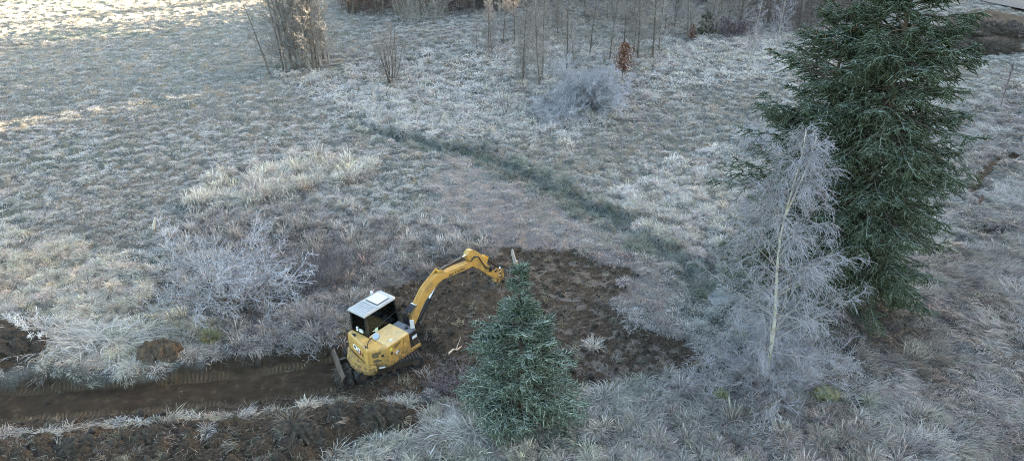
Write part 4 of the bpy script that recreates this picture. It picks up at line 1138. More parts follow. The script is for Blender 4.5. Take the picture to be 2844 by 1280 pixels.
    for yy in (-0.66, 0.035):
        b = new_bm(); bm_prism_y(b, [(7.52, .42), (7.60, .20), (7.56, -.02), (7.38, -.165), (7.10, -.205), (6.87, -.105), (6.76, .05), (7.05, .34)], yy, yy + .025); part('bucket_cheek', b, M['steel'], bq)
    for yy in (-0.60, -0.42, -0.24, -0.06):
        b = new_bm(); bm_prism_y(b, [(6.88, -.11), (6.76, .02), (6.60, .16), (6.72, .03)], yy, yy + .07); part('bucket_tooth', b, M['steel'], bq)
    return ex
excavator = build_excavator()

# ------------------------------------------------------------------ trees and shrubs
def needles(g, P, m, ln, wd, rng):
    N, k, _ = P.shape
    t = rng.random((N, m)); ft = t * (k - 1); i0 = np.clip(ft.astype(int), 0, k - 2); fr = (ft - i0)[..., None]
    ar = np.arange(N)[:, None]
    s = P[ar, i0] * (1 - fr) + P[ar, i0 + 1] * fr
    T = P[ar, i0 + 1] - P[ar, i0]; T /= np.linalg.norm(T, axis=2, keepdims=True) + 1e-9
    pr = rng.normal(0, 1, (N, m, 3)); pr -= T * (pr * T).sum(2, keepdims=True); pr /= np.linalg.norm(pr, axis=2, keepdims=True) + 1e-9
    d = T * 0.7 + pr * 0.75
    sd_ = np.cross(d, rng.normal(0, 1, (N, m, 3))); sd_ /= np.linalg.norm(sd_, axis=2, keepdims=True) + 1e-9
    L = ln * (0.7 + 0.6 * rng.random((N, m, 1)))
    V = np.stack([s - sd_ * wd / 2, s + sd_ * wd / 2, s + d * L], 2).reshape(-1, 3)
    g.add(V, [np.arange(len(V)).reshape(-1, 3)])

def spruce(label, base, H, rad, zmin, nb, n2, n3, tw_len, tw_r, nm, nl, nw, mat, seed, e0=-18, e1=38, trunk_r=0.16, sag=-0.05, hang=-0.10, group=None, jit=0.25, cones=0, gap=None, lean=(0, 0), tip_mat=None):
    rng = np.random.default_rng(seed)
    o = empty('spruce_tree', base, 0); props(o, label, 'spruce tree', group)
    zz = np.linspace(0, H, 14)
    T = np.stack([0.05 * np.sin(zz * .8) + lean[0] * zz / H, 0.05 * np.cos(zz * .6) + lean[1] * zz / H, zz - 0.1], 1)[None]
    g = Geo(); g.tubes(T, taper(1, 14, trunk_r, 0.015), 8); g.build('trunk', M['spruce_bark'], o)
    # branches, whorl by whorl
    f = np.sort(rng.random(nb * 3)); zb = zmin + (H - zmin) * f
    keep = rng.random(len(zb)) < np.clip(rad(zb) / rad(np.linspace(zmin, H, 60)).max(), 0.22, 1)
    zb = zb[keep]
    if len(zb) > nb: zb = np.sort(rng.choice(zb, nb, replace=False))
    zb = np.round(zb / 0.52) * 0.52 * 0.82 + zb * 0.18 + 0.10 * np.sin(rng.random(len(zb)) * 6.28)
    n = len(zb); az = rng.random(n) * 2 * np.pi
    L = rad(zb) * (1 - jit + 1.6 * jit * rng.random(n)) * (1 + 0.16 * np.sin(az * 2 + seed) + 0.10 * np.sin(az * 3 + zb * 1.3))
    if gap is not None: L = L * gap(az, zb)
    tt = (zb - zmin) / (H - zmin)
    e = np.radians(e0 + (e1 - e0) * tt ** 1.1 + rng.normal(0, 6, n))
    d = np.stack([np.cos(e) * np.cos(az), np.cos(e) * np.sin(az), np.sin(e)], 1)
    s = np.stack([np.interp(zb, zz, T[0, :, 0]), np.interp(zb, zz, T[0, :, 1]), zb], 1)
    k = 7; P = [s]
    for i in range(k - 1):
        up = sag if i < 3 else -sag * 1.7
        d = d + np.array([0, 0, 1]) * up + rng.normal(0, 0.05, (n, 3)); d /= np.linalg.norm(d, axis=1, keepdims=True)
        P.append(P[-1] + d * (L / (k - 1))[:, None])
    B = np.stack(P, 1)
    wood = Geo(); wood.tubes(B, taper(n, k, 0.012 + 0.010 * L, 0.006), 4)
    Sb, t = grow(B, n2, rng, 0.16, 0.98, R(56), 0.2, lambda pl, t: pl * 0.40 * (1.05 - t) + tw_len * 0.8, 5, hang, 0.08, flat=True)
    wood.tubes(Sb, taper(len(Sb), 5, 0.008, 0.004), 3)
    wood.build('branches', M['spruce_bark'], o)
    g = Geo()
    tw1, _ = grow(Sb, n3, rng, 0.10, 1.0, R(48), 0.3, lambda pl, t: tw_len + 0 * pl, 3, hang * 0.6, 0.08, flat=True)
    tw2, _ = grow(B[:, 2:], n3 * 2, rng, 0.2, 1.0, R(50), 0.35, lambda pl, t: tw_len + 0 * pl, 3, 0.02, 0.1, flat=True)
    lead = np.array([[[T[0, -1, 0], T[0, -1, 1], H - 0.5], [T[0, -1, 0], T[0, -1, 1], H - .2], [T[0, -1, 0], T[0, -1, 1], H + 0.12]]])
    gt = Geo()
    for X, gg in ((tw1, g), (tw2[::2], g), (tw2[1::2], gt), (Sb[:, 1::2][:, :2], g), (Sb[:, -2:], gt), (B[:, -3:], gt), (lead, gt)):
        gg.tubes(X, taper(len(X), X.shape[1], tw_r, tw_r * 0.55), 4)
        needles(gg, X, nm, nl, nw, rng)
    g.build('needles', mat, o, smooth=False)
    gt.build('young_shoots', tip_mat or mat, o, smooth=False)
    if cones:
        cz = zb > H * 0.72; pts = B[cz][:, 4:]; pts = pts.reshape(-1, 3)
        pts = pts[rng.choice(len(pts), min(cones, len(pts)), replace=False)]
        C_ = np.stack([pts, pts - np.array([0, 0, .07]), pts - np.array([0, 0, .15])], 1)
        gc = Geo(); gc.tubes(C_, np.repeat(np.array([[.012, .026, .010]]), len(C_), 0), 5); gc.build('cones', M['cone'], o)
    return o

def prof(*pts):
    a = np.array(pts, float)
    return lambda z: np.interp(z, a[:, 0], a[:, 1])

b_ = gd(1306, 1062)
H_ = top_z(b_, 668 * K)
spruce('small rimed blue-green spruce standing alone between the excavator and the near edge', b_, H_, prof((0, 1.6), (0.5, 1.95), (1.6, 2.0), (2.6, 1.65), (3.4, 1.42), (4.1, 0.95), (4.7, 0.55), (5.3, .34), (6.6, 0.10)),
       0.12, 135, 12, 6, 0.21, 0.022, 6, 0.035, 0.010, M['spruce_blue'], 3, e0=-14, e1=46, trunk_r=0.085, sag=-0.03, hang=-0.07, jit=0.34, tip_mat=M['tip_blue'])
b_ = gd(2118, 764)
spruce('tall dark green spruce, the broader and nearer of the big pair on the right', b_, 17.6, prof((0, 2.2), (1.0, 2.9), (3, 3.4), (6, 3.5), (9, 3.5), (11, 2.8), (13.2, 2.0), (15.5, 1.1), (17.6, .15)),
       2.2, 270, 18, 6, 0.22, 0.024, 8, 0.055, 0.020, M['spruce'], 11, e0=-22, e1=40, trunk_r=0.24, sag=-0.05, hang=-0.15, cones=60, jit=0.22, tip_mat=M['tip_dark'])
b_ = gd(1990, 705)
spruce('slimmer dark spruce with brown cones near its top, behind the bare birch', b_, top_z(b_, -50 * K), prof((0, 2.9), (1.0, 3.9), (3, 3.9), (6, 3.2), (9, 2.6), (11, 1.7), (13, .55), (14, .15)),
       0.6, 210, 15, 5, 0.24, 0.023, 8, 0.055, 0.020, M['spruce'], 23, e0=-20, e1=36, trunk_r=0.17, sag=-0.06, hang=-0.15, cones=130, tip_mat=M['tip_dark'], jit=0.35, lean=(0.3, 0))

def bare_tree(name, label, cat, base, H, r, seed, n1=26, n2=6, n3=5, t0=0.18, spread=0.30, ang=48, lean=(0, 0), mats=('bark', 'twig'), bend=0.05, droop=0.0, tw=0.007, group=None, wob=0.10, crook=0.05):
    rng = np.random.default_rng(seed)
    o = empty(name, base, 0); props(o, label, cat, group)
    k = 11; zz = np.linspace(0, 1, k)
    px = np.cumsum(rng.normal(0, crook, k)) * 0.12 * H / 4; py = np.cumsum(rng.normal(0, crook, k)) * 0.12 * H / 4
    T = np.stack([px - px[0] + lean[0] * zz ** 1.2, py - py[0] + lean[1] * zz, zz * H - 0.1], 1)[None]
    g = Geo(); rr = r * (1 - zz) ** 0.85 + 0.010; rr[0] *= 1.35
    g.tubes(T, rr[None], 7); g.build('trunk', M[mats[0]], o)
    g = Geo()
    A, t = grow(T, n1, rng, t0, 0.97, R(ang), 0.18, lambda pl, t: pl * spread * (1.12 - t) ** 0.8, 5, bend, wob)
    g.tubes(A, taper(len(A), 5, np.clip(r * 0.30 * (1.1 - t), 0.010, 1), tw), 4)
    Bq, t = grow(A, n2, rng, 0.2, 0.98, R(42), 0.25, lambda pl, t: pl * 0.45 * (1.1 - t), 4, bend * 0.6 - droop, wob)
    g.tubes(Bq, taper(len(Bq), 4, tw * 1.3, tw * 0.7), 3)
    if n3:
        Cq, t = grow(Bq, n3, rng, 0.15, 1.0, R(38), 0.3, lambda pl, t: pl * 0.5 + 0.08, 3, -droop, wob)
        g.tubes(Cq, taper(len(Cq), 3, tw * 0.9, tw * 0.5), 3)
    g.build('crown', M[mats[1]], o)
    return o

# the birch: yellow-white stem, long rimed twigs hanging to the ground
def birch():
    base = gd(1925, 962); H = top_z(base, 325 * K)
    rng = np.random.default_rng(77)
    o = empty('birch_tree', base); props(o, 'bare birch with a yellowish white stem and hanging rimed twigs before the spruces', 'birch tree')
    k = 14; zz = np.linspace(0, 1, k)
    T = np.stack([-0.45 * zz + 0.16 * np.sin(zz * 8) * (0.3 + zz), 0.12 * np.sin(zz * 5), zz * H], 1)[None]
    g = Geo(); g.tubes(T, (0.070 * (1 - zz) ** 1.15 + 0.010)[None], 9)
    F2 = np.stack([T[0, 9] + (T[0, min(13, 9 + i)] - T[0, 9]) * 0.95 + np.array([0.34 * (i / 4) ** .8, -.1 * i / 4, 0]) for i in range(5)])[None]
    g.tubes(F2, taper(1, 5, 0.035, 0.012), 6)
    g.build('trunk', M['birch_bark'], o)
    g = Geo(); lm = Geo()
    A, t = grow(T, 50, rng, 0.08, 0.97, R(54), 0.18, lambda pl, t: np.interp(t, [0, 0.1, 0.3, 0.55, 0.8, 1], [3.1, 3.3, 3.1, 2.2, 1.1, 0.45]) + 0 * pl, 7, -0.015, 0.09)
    lm.tubes(A, taper(len(A), 7, np.clip(0.026 * (1.15 - t), 0.010, 1), 0.005), 4); lm.build('limbs', M['stalk_pale'], o)
    Bq, _ = grow(A, 14, rng, 0.14, 1.0, R(46), 0.3, lambda pl, t: 0.40 + 0.25 * pl * (1 - t) + 0 * pl, 5, -0.16, 0.12)
    g.tubes(Bq, taper(len(Bq), 5, 0.007, 0.004), 3)
    Cq, _ = grow(Bq, 8, rng, 0.1, 1.0, R(40), 0.35, lambda pl, t: 0.22 + 0.32 * pl, 4, -0.22, 0.14)
    g.tubes(Cq, taper(len(Cq), 4, 0.0055, 0.0035), 3)
    Dq, _ = grow(Cq[::2], 2, rng, 0.3, 1.0, R(38), 0.35, lambda pl, t: 0.14 + 0 * pl, 3, -0.2, 0.16)
    g.tubes(Dq, taper(len(Dq), 3, 0.005, 0.003), 3)
    g.build('twigs', M['twig_birch'], o)
birch()

def shrub(name, label, cat, base, ns, H, spread, lv, mat, seed, r=0.03, tw=0.008, bend=0.0, ang0=20, ang1=65, wob=0.16, foot=0.25, group=None, child=0.5):
    rng = np.random.default_rng(seed)
    o = empty(name, base); props(o, label, cat, group)
    az = np.arange(ns) * 2.4 + rng.random(ns); a = np.radians(ang0 + (ang1 - ang0) * rng.random(ns))
    L = np.minimum(H / np.cos(a), spread / np.sin(a)) * (0.75 + 0.35 * rng.random(ns))
    d = np.stack([np.sin(a) * np.cos(az), np.sin(a) * np.sin(az), np.cos(a)], 1)
    s = np.stack([foot * np.cos(az) * rng.random(ns), foot * np.sin(az) * rng.random(ns), np.full(ns, -0.05)], 1)
    P = [s]
    for i in range(6):
        d = d + rng.normal(0, wob * 0.7, (ns, 3)) + np.array([0, 0, bend]); d /= np.linalg.norm(d, axis=1, keepdims=True)
        P.append(P[-1] + d * (L / 6)[:, None])
    A = np.stack(P, 1)
    st = Geo(); st.tubes(A, taper(ns, 7, r, tw), 5); st.build('stems', M[mat if isinstance(mat, str) else mat[0]], o)
    g = Geo(); cur = A; rad = max(tw * 1.8, r * 0.4)
    for i, n_ in enumerate(lv):
        cur, _ = grow(cur, n_, rng, 0.12, 1.0, R(46), 0.3, lambda pl, t: pl * child * (1.15 - 0.6 * t) + 0.05, 4 if i < 2 else 3, bend, wob)
        cur[..., 2] = np.maximum(cur[..., 2], 0.02)
        g.tubes(cur, taper(len(cur), cur.shape[1], rad, tw * 0.7), 3); rad = tw
    g.build('twigs', M[mat if isinstance(mat, str) else mat[1]], o)
    return o

shrub('hawthorn_shrub', 'large spreading rimed shrub left of the excavator cab', 'shrub', gd(615, 760), 16, 2.2, 3.4, (8, 7, 4), ('bark', 'twig_rime'), 31, 0.035, 0.0105, 0.03, 15, 72, 0.2)
shrub('rimed_bush', 'round dense blue-white bush in the middle of the far tussock field', 'bush', gd(1478, 268), 40, 2.4, 2.7, (8, 7, 5), ('bark', 'twig_rime'), 32, 0.022, 0.010, 0.0, 5, 66, 0.18, 0.9)
shrub('rimed_bush', 'low blue-white bush tucked in front of the round dense one', 'bush', gd(1400, 305), 16, 1.0, 1.9, (6, 5, 4), ('bark', 'twig_rime'), 33, 0.015, 0.009, 0.0, 10, 75, 0.2, 0.7)
shrub('rimed_bush', 'low white rimed brush surrounding the foot of the birch stem', 'bush', gd(1932, 950), 40, 1.6, 2.6, (7, 5, 4), ('bark_pale', 'twig_birch'), 34, 0.012, 0.0065, -0.01, 12, 76, 0.2, 1.1)
shrub('rimed_bush', 'small white rimed bush at the left edge of the slimmer spruce', 'bush', gd(1905, 385), 16, 1.5, 1.3, (6, 5, 4), ('bark', 'twig_rime'), 35, 0.015, 0.008, 0.0, 10, 60, 0.18, 0.4)
shrub('bramble_bush', 'purplish bramble thicket crouching at the left foot of the small spruce', 'bramble', gd(1150, 985), 30, 0.85, 1.15, (6, 5), ('bramble', 'bramble'), 36, 0.010, 0.006, -0.05, 10, 70, 0.25, 0.5)
shrub('bramble_bush', 'dark purple brush heap at the wood edge right of the little conifer', 'bramble', gd(1845, 88), 30, 1.4, 2.2, (6, 5), ('bramble', 'bramble'), 37, 0.02, 0.014, 0.0, 10, 70, 0.2, 0.8)
shrub('bramble_bush', 'reddish dark low bramble between the two mossy stumps', 'bramble', gd(1880, 1008), 22, 0.5, 0.9, (5, 4), ('bramble', 'bramble'), 38, 0.008, 0.006, -0.05, 15, 75, 0.25, 0.6)
shrub('multi_stem_willow', 'slender many-stemmed bare willow right of the clump of trees', 'willow', gd(985, 212), 13, 4.8, 1.3, (7, 5, 4), ('bark', 'twig'), 39, 0.045, 0.009, 0.02, 3, 24, 0.09, 0.25, child=0.34)
shrub('bare_shrub', 'small forked bare shrub in the straw left of the round bush', 'shrub', gp(1402, 320), 6, 2.0, 0.7, (4, 3), ('bark', 'twig'), 40, 0.016, 0.008, 0.02, 5, 25, 0.1, 0.12, child=0.35)
shrub('bare_shrub', 'withered brown shrub tangled on the bank behind the cab', 'shrub', gd(800, 835), 26, 0.9, 1.4, (6, 5), ('weed', 'weed'), 41, 0.010, 0.006, -0.02, 15, 72, 0.25, 0.8)

# russet young beech and other small leafy ones
def leafy(name, label, cat, base, H, w, n, mat, seed, low=0.25, size=0.05, lean=(0, 0)):
    rng = np.random.default_rng(seed)
    o = bare_tree(name, label, cat, base, H, 0.03, seed, 22, 4, 0, low * 0.7, 0.22, 35, lean, ('bark', 'twig'), 0.05, 0, 0.006)
    z = low + (1 - low) * rng.random(n) ** 0.8
    a = rng.random(n) * 6.283; lob = 0.55 + 0.45 * np.sin(a * 3 + z * 9 + seed) * np.sin(z * 23 + seed)
    r = w * lob * np.sin(np.clip((z - low) / (1 - low) * 0.9 + 0.1, 0, 1) * np.pi) ** 0.7 * np.abs(rng.normal(0, 0.6, n))
    c = np.stack([r * np.cos(a) + lean[0] * z, r * np.sin(a), z * H], 1)
    u = rng.normal(0, 1, (n, 3)); u /= np.linalg.norm(u, axis=1, keepdims=True); v = np.cross(u, rng.normal(0, 1, (n, 3))); v /= np.linalg.norm(v, axis=1, keepdims=True)
    s = (size * (0.6 + 0.8 * rng.random(n)))[:, None]
    V = np.stack([c - u * s, c + v * s * 0.6, c + u * s, c - v * s * 0.6], 1).reshape(-1, 3)
    lf = mesh_np('leaves', V, [np.arange(len(V)).reshape(-1, 4)], M[mat], o); lf['kind'] = 'stuff'
    return o
b_ = gp(1728, 226); leafy('beech_sapling', 'young beech still holding russet leaves behind the round bush', 'beech', b_, top_z(b_, 118), 1.25, 2600, 'russet', 51, 0.28, 0.075)
b_ = gp(1920, 112); leafy('beech_sapling', 'low brown-leaved beech bush just left of the little conifer', 'beech', b_, 1.5, 0.9, 800, 'russet', 52, 0.1, 0.07)
b_ = gp(2778, 300); leafy('dead_sapling', 'thin reddish brown sapling in the frosted grass near the right edge', 'sapling', b_, top_z(b_, 175), 0.38, 260, 'bramble', 53, 0.35, 0.05)
b_ = gp(2718, 575); leafy('dead_sapling', 'knee-high rust brown seedling right of the tall spruces', 'sapling', b_, 0.75, 0.25, 160, 'russet', 54, 0.3, 0.04)
b_ = gp(1957, 95); spruce('little dark conifer at the edge of the wood', b_, 2.3, prof((0, .75), (.8, .75), (1.6, .45), (2.3, .1)), 0.1, 60, 8, 4, 0.2, 0.03, 6, .06, .03, M['spruce'], 61, trunk_r=.04)
bpy.context.view_layer.update()

# clump of bare trees in the meadow, left to right -------------------------------
ORD = ['first', 'second', 'third', 'fourth', 'fifth', 'sixth', 'seventh', 'eighth', 'ninth', 'tenth', 'eleventh', 'twelfth', 'thirteenth', 'fourteenth', 'fifteenth', 'sixteenth',
       'seventeenth', 'eighteenth', 'nineteenth', 'twentieth', 'twenty-first', 'twenty-second', 'twenty-third', 'twenty-fourth', 'twenty-fifth', 'twenty-sixth', 'twenty-seventh', 'twenty-eighth', 'twenty-ninth', 'thirtieth']
def Z3(a, b): return gp(600 + a * 0.3451, b * 0.3451)
def Z4(a, b): return gp(1300 + a * 0.3494, b * 0.3494)
bare_tree('bare_tree', 'crooked small tree leaning left, apart from the clump in the meadow', 'tree', Z3(440, 612), 6.0, 0.075, 101, 26, 6, 4, 0.15, 0.26, 50, (-1.5, 0.2), ('bark', 'twig'), 0.06, tw=0.008, crook=0.09)
protos = [bare_tree('bare_tree', 'tree', 'tree', (0, 0, 0), 11.5, 0.085, 110 + i, 46, 7, 5, 0.05, 0.22, 52, ((-0.9, 0), (0.5, .3), (-0.3, 0), (0.8, 0))[i], (('bark', 'bark_pale')[i % 2], 'twig_pale'), 0.06, tw=0.0085, crook=0.07) for i in range(4)]
clump = [(545, 585), (572, 592), (622, 578), (655, 568), (684, 545), (728, 540), (762, 575), (790, 572), (818, 560), (868, 495), (914, 522), (560, 540), (700, 500), (600, 552), (640, 520), (745, 508), (805, 525), (845, 540)]
clump.sort()
for i, (a, b) in enumerate(clump):
    t = protos[i] if i < 4 else copy_tree(protos[i % 4])
    t.location = Z3(a, b); s_ = random.uniform(0.72, 1.12)
    t.scale = (s_, s_, s_); t.rotation_euler = (random.uniform(-.03, .03), R((a - 690) / 230 * 5.0) + random.uniform(-.02, .02), random.uniform(-0.5, 0.5) if i < 6 else random.uniform(2.6, 3.6))
    props(t, '%s tree from the left in the tight clump of bare trees in the meadow' % ORD[i], 'tree', 'bare trees of the meadow clump')

# young plantation -----------------------------------------------------------------
pp = [bare_tree('young_tree', 'tree', 'tree', (0, 0, 0), 7.0, 0.055, 130 + i, 56, 6, 5, 0.10 if i != 2 else 0.05, 0.25, 52, (0.2, 0), ('bark', 'twig_pale'), 0.06, tw=0.0085, crook=0.05) for i in range(4)]
young = [(72, 425, .55), (160, 402, .75), (186, 390, .7), (275, 362, .85), (370, 358, .85), (425, 664, .95), (440, 640, .8), (490, 300, .8), (565, 690, 1.0), (590, 632, 1.0), (628, 218, .9), (745, 280, .8),
         (785, 572, 1.15), (842, 508, .6), (960, 470, 1.1), (1120, 500, 1.05), (1238, 440, 1.0), (1310, 445, .8), (1350, 475, 1.15), (1465, 475, 1.3), (1515, 412, 1.0), (1640, 205, .9), (1740, 335, 1.0),
         (1770, 260, .9), (1965, 262, 1.2), (2012, 232, 1.2), (2060, 212, 1.2), (2150, 255, 1.2)]
ry_ = random.Random(21)
young += [(ry_.uniform(330, 1950), ry_.uniform(120, 330), ry_.uniform(0.55, 1.0)) for _ in range(16)]
young.sort()
ORD += ['thirty-' + o for o in ORD[:9]] + ['fortieth'] + ['forty-' + o for o in ORD[:9]]
for i, (a, b, s_) in enumerate(young):
    t = pp[i] if i < 4 else copy_tree(pp[i % 4])
    t.location = Z4(a, b); t.scale = (s_, s_, s_); t.rotation_euler = (random.uniform(-.09, .09), random.uniform(-.09, .09), random.uniform(0, 6.28))
    props(t, 'thin bare young tree, %s from the left in the open planting beyond the meadow' % ORD[i], 'young tree', 'young trees of the open planting')
bare_tree('birch_sapling', 'pale slender birch sapling standing alone left of the slimmer spruce', 'birch tree', Z4(2218, 600), 7.0, 0.05, 150, 26, 6, 4, 0.22, 0.22, 45, (0.4, 0), ('bark_pale', 'twig_birch'), 0.05, tw=0.008)
bare_tree('birch_sapling', 'bushy pale sapling close beside the slimmer spruce at the wood edge', 'birch tree', Z4(2440, 470), 8.0, 0.06, 151, 40, 6, 5, 0.12, 0.28, 42, (0.2, 0), ('bark_pale', 'twig_birch'), 0.06, tw=0.009)

# the wood along the far edge ----------------------------------------------------
wp = [bare_tree('wood_tree', 'tree', 'tree', (0, 0, 0), 13.0, 0.13, 160 + i, 26, 5, 4, 0.12 if i < 2 else 0.3, 0.24, 50, (0.4 - 0.3 * i, 0), (('bark', 'bark_pale', 'bark', 'bark')[i], 'brush'), 0.05, tw=0.011, crook=0.06) for i in range(4)]
rw_ = random.Random(12)
spots = []
for x0, x1, ya, yb, n_ in ((868, 1000, -14, 42, 26), (1000, 1260, -16, 40, 30), (1260, 1480, -18, 10, 34), (1480, 1860, -16, 22, 46), (1860, 2110, -16, 62, 34), (2110, 2330, -16, 10, 12)):
    for _ in range(n_):
        x_, y_ = rw_.uniform(x0, x1), rw_.uniform(ya, yb)
        if abs(q_of(x_, y_) - HILL_Q[1]) > 2.8: spots.append((x_, y_))      # trees left out here to let the sun streak reach the meadow
for i, (x, y) in enumerate(spots):
    t = wp[i] if i < 4 else copy_tree(wp[i % 4])
    p = at_z(x * K, y * K, 0); t.location = (p[0], p[1], float(height(np.array([p[0]]), np.array([p[1]]), None, False)[0]))
    s_ = rw_.uniform(0.6, 1.15); t.scale = (s_, s_, s_); t.rotation_euler = (rw_.uniform(-.05, .05), rw_.uniform(-.05, .05), rw_.uniform(0, 6.28))
    where = 'behind the meadow clump' if x < 1000 else 'above the pale shoots' if x < 1260 else 'left of the russet beech' if x < 1480 else 'right of the russet beech' if x < 1860 else 'left of the tall spruces' if x < 2110 else 'behind the tall spruces'
    props(t, '%s standing in the far leafless wood %s' % (('dark bare tree', 'pale-barked bare tree', 'dark high-crowned bare tree', 'straight dark bare tree')[i % 4], where), 'tree', 'bare trees of the far wood, %s, %s' % (where, ('dark', 'pale', 'high', 'straight')[i % 4]))

def thicket(name, label, cat, poly, n, h0, h1, mat, seed, r=0.014, split=5):
    rng = np.random.default_rng(seed)
    P = gpoly(poly); lo, hi = P.min(0), P.max(0)
    x = lo[0] + (hi[0] - lo[0]) * rng.random(n * 4); y = lo[1] + (hi[1] - lo[1]) * rng.random(n * 4)
    k = sdf(x, y, P) + noise(x, y, 2.5, 7) * 1.2 > 0; x, y = x[k][:n], y[k][:n]; m = len(x)
    h = height(x, y, None, False); H = h0 + (h1 - h0) * rng.random(m)
    d = np.stack([rng.normal(0, .22, m), rng.normal(0, .22, m), np.ones(m)], 1)
    P_ = [np.stack([x, y, h - .05], 1)]
    for i in range(4):
        d = d + rng.normal(0, .10, (m, 3)); P_.append(P_[-1] + d * (H / 4)[:, None])
    A = np.stack(P_, 1); g = Geo(); g.tubes(A, taper(m, 5, r, r * .5), 3)
    B, _ = grow(A, split, rng, 0.2, 1, R(42), .3, lambda pl, t: pl * .38, 3, .02, .15)
    g.tubes(B, taper(len(B), 3, r * .6, r * .4), 3)
    return props(g.build(name, M[mat], None), label, cat, kind='stuff')
thicket('undergrowth', 'dark tangled undergrowth filling the foot of the far wood', 'undergrowth', [(866, 38), (960, 40), (1110, 36), (1260, 44), (1310, 26), (1480, 10), (1500, -14), (1260, -16), (870, -14)], 2600, 0.7, 2.6, 'brush', 71)
thicket('undergrowth', 'thin brown undergrowth at the wood edge behind the little conifer', 'undergrowth', [(1480, 6), (1700, 6), (1800, 18), (1900, 72), (2060, 84), (2150, 50), (2300, -2), (2300, -16), (1480, -16)], 2300, 0.5, 2.2, 'brush', 72)
thicket('pale_saplings', 'pale dense sapling shoots at the front corner of the far wood', 'saplings', [(985, 62), (1010, 42), (1120, 48), (1115, 66), (1050, 70)], 70, 1.8, 4.4, 'bark_pale', 73, 0.02, 7)
thicket('dead_weeds', 'dark dead weed stalks with rimed heads behind the excavator cab', 'weeds', [(720, 690), (780, 640), (850, 640), (880, 690), (850, 740), (760, 750)], 420, 0.5, 1.15, 'weed', 74, 0.006, 9)

# ------------------------------------------------------------------ tussocks that stand out
def add_grass_mats():
    M['g_sedge'] = grass_mat('sedge_blades', (0.07, 0.115, 0.085), 0.36)
    M['g_pale'] = grass_mat('pale_blades', (0.44, 0.37, 0.26), 0.72)
    M['g_yellow'] = grass_mat('yellow_green_blades', (0.20, 0.20, 0.06), 0.15)
    M['g_grey'] = grass_mat('grey_blades', (0.30, 0.27, 0.22), 0.72)
    M['g_brown'] = grass_mat('brown_blades', (0.11, 0.08, 0.045), 0.2)
add_grass_mats()

def tussock(label, base, mat, n, rad, l0, l1, seed, sx=1.0, sy=1.0, rz=0.0, p0=45, p1=88, d0=80, d1=150, width=0.013, name='grass_tussock', cat='grass tussock', group=None, lean=None, heads=0.0):
    n = int(n * 0.62)
    V, F, tip, rnd = blades('t', n, rad, l0, l1, p0, p1, d0, d1, width * 1.45, lean, 5, seed, heads, 0.3)
    V = V * np.array([sx, sy, 1.0])
    rq = np.random.default_rng(seed + 900)
    if n >= 300 and lean is None:
        # several uneven fountains grown into one another, each leaning its own way
        m = 3 + n // 300; per = V.shape[0] // n; which = np.repeat(rq.integers(0, m, n), per)
        off = rq.normal(0, 1, (m, 2)) * np.array([sx, sy]) * (rad * 1.15 + 0.10); s_ = 0.60 + 0.55 * rq.random(m)
        lv = rq.normal(0, 0.45, (m, 2)) + np.array([0.0, -0.25])
        V = V * s_[which][:, None]; hz = np.clip(V[:, 2:3], 0, None)
        V[:, :2] += off[which] + lv[which] * hz
        V[:, 2:3] -= hz * np.abs(lv[which]).sum(1, keepdims=True) * 0.18
    o = mesh_np(name, V, [F], M[mat], None, {'tip': tip, 'rnd': rnd})
    o.location = base; o.rotation_euler = (0, 0, rz)
    return props(o, label, cat, group)
sedges = [(1045, 348, .8, 'topmost'), (1085, 372, .8, ''), (1102, 398, .6, ''), (1172, 388, 1.0, ''), (1215, 378, 1.1, ''), (1255, 432, 1.2, ''), (1338, 432, 1.3, ''), (1372, 452, 1.0, ''), (1420, 468, 1.1, ''),
          (1500, 525, 1.0, ''), (1548, 562, 1.0, ''), (1585, 580, .9, ''), (1640, 612, 1.6, ''), (1665, 655, .9, ''), (1730, 672, 1.1, ''), (1735, 702, 1.1, '')]
for i, (x, y, s_, _) in enumerate(sedges):
    lab = '%s dark green sedge tussock down the wet line from the leaning fence post' % ORD[i]
    if s_ == 1.6: lab = 'largest dark green sedge tussock, spreading wide above the scraped soil'
    tussock(lab, gd(x, y), 'g_sedge', int(420 * s_), 0.27 * s_, 0.6 * s_, 1.1 * s_, 300 + i, group='green sedge tussocks along the wet line')
tussock('huge pale tussock of long frosted grass hanging over the trench at left', gd(215, 868), 'g_pale', 2600, 0.62, 0.7, 1.25, 330, 1.8, 0.9, 0.05, 40, 80, 70, 130, 0.013)
tussock('rounded shaggy pale hummock beside the huge tussock, by the heap of turf', gd(300, 880), 'g_grey', 900, 0.40, 0.5, 0.95, 331, 1.2, 0.9, 0.0, 30, 75, 60, 120, 0.013)
tussock('smooth domed hummock of combed grass right of the small spruce', gd(1590, 1012), 'g_grey', 1500, 0.42, 0.7, 1.15, 332, 1.2, 0.9, 0.2, 40, 85, 95, 150, 0.012)
tussock('tall bleached tussock below the small spruce to its left', gd(1120, 1085), 'g_pale', 900, 0.40, 0.7, 1.2, 333, 1.2, 1.0, 0.3, 50, 86, 60, 130, 0.012, heads=0.05)
tussock('bleached tussock at the left corner of the small spruce', gd(1215, 1082), 'g_pale', 700, 0.32, 0.7, 1.2, 334, 1.0, 1.0, 0.0, 55, 88, 50, 110, 0.012)
tussock('low white tussock cut by the bottom edge beside the spoil bank', gd(930, 1140), 'g_pale', 900, 0.5, 0.5, 1.0, 335, 1.5, 0.9, 0.0, 45, 86, 80, 140, 0.012, heads=0.06)
tussock('yellow-green tuft of grass on the upper lip of the trench', gd(530, 858), 'g_yellow', 420, 0.22, 0.45, 0.75, 336, 1.0, 1.0, 0, 60, 88, 40, 110, 0.012)
tussock('straw tussock slumped down the face of the spoil bank', gd(735, 1075), 'g_brown', 420, 0.25, 0.5, 0.9, 337, 1.0, 1.2, 0, 20, 70, 60, 120, 0.012)
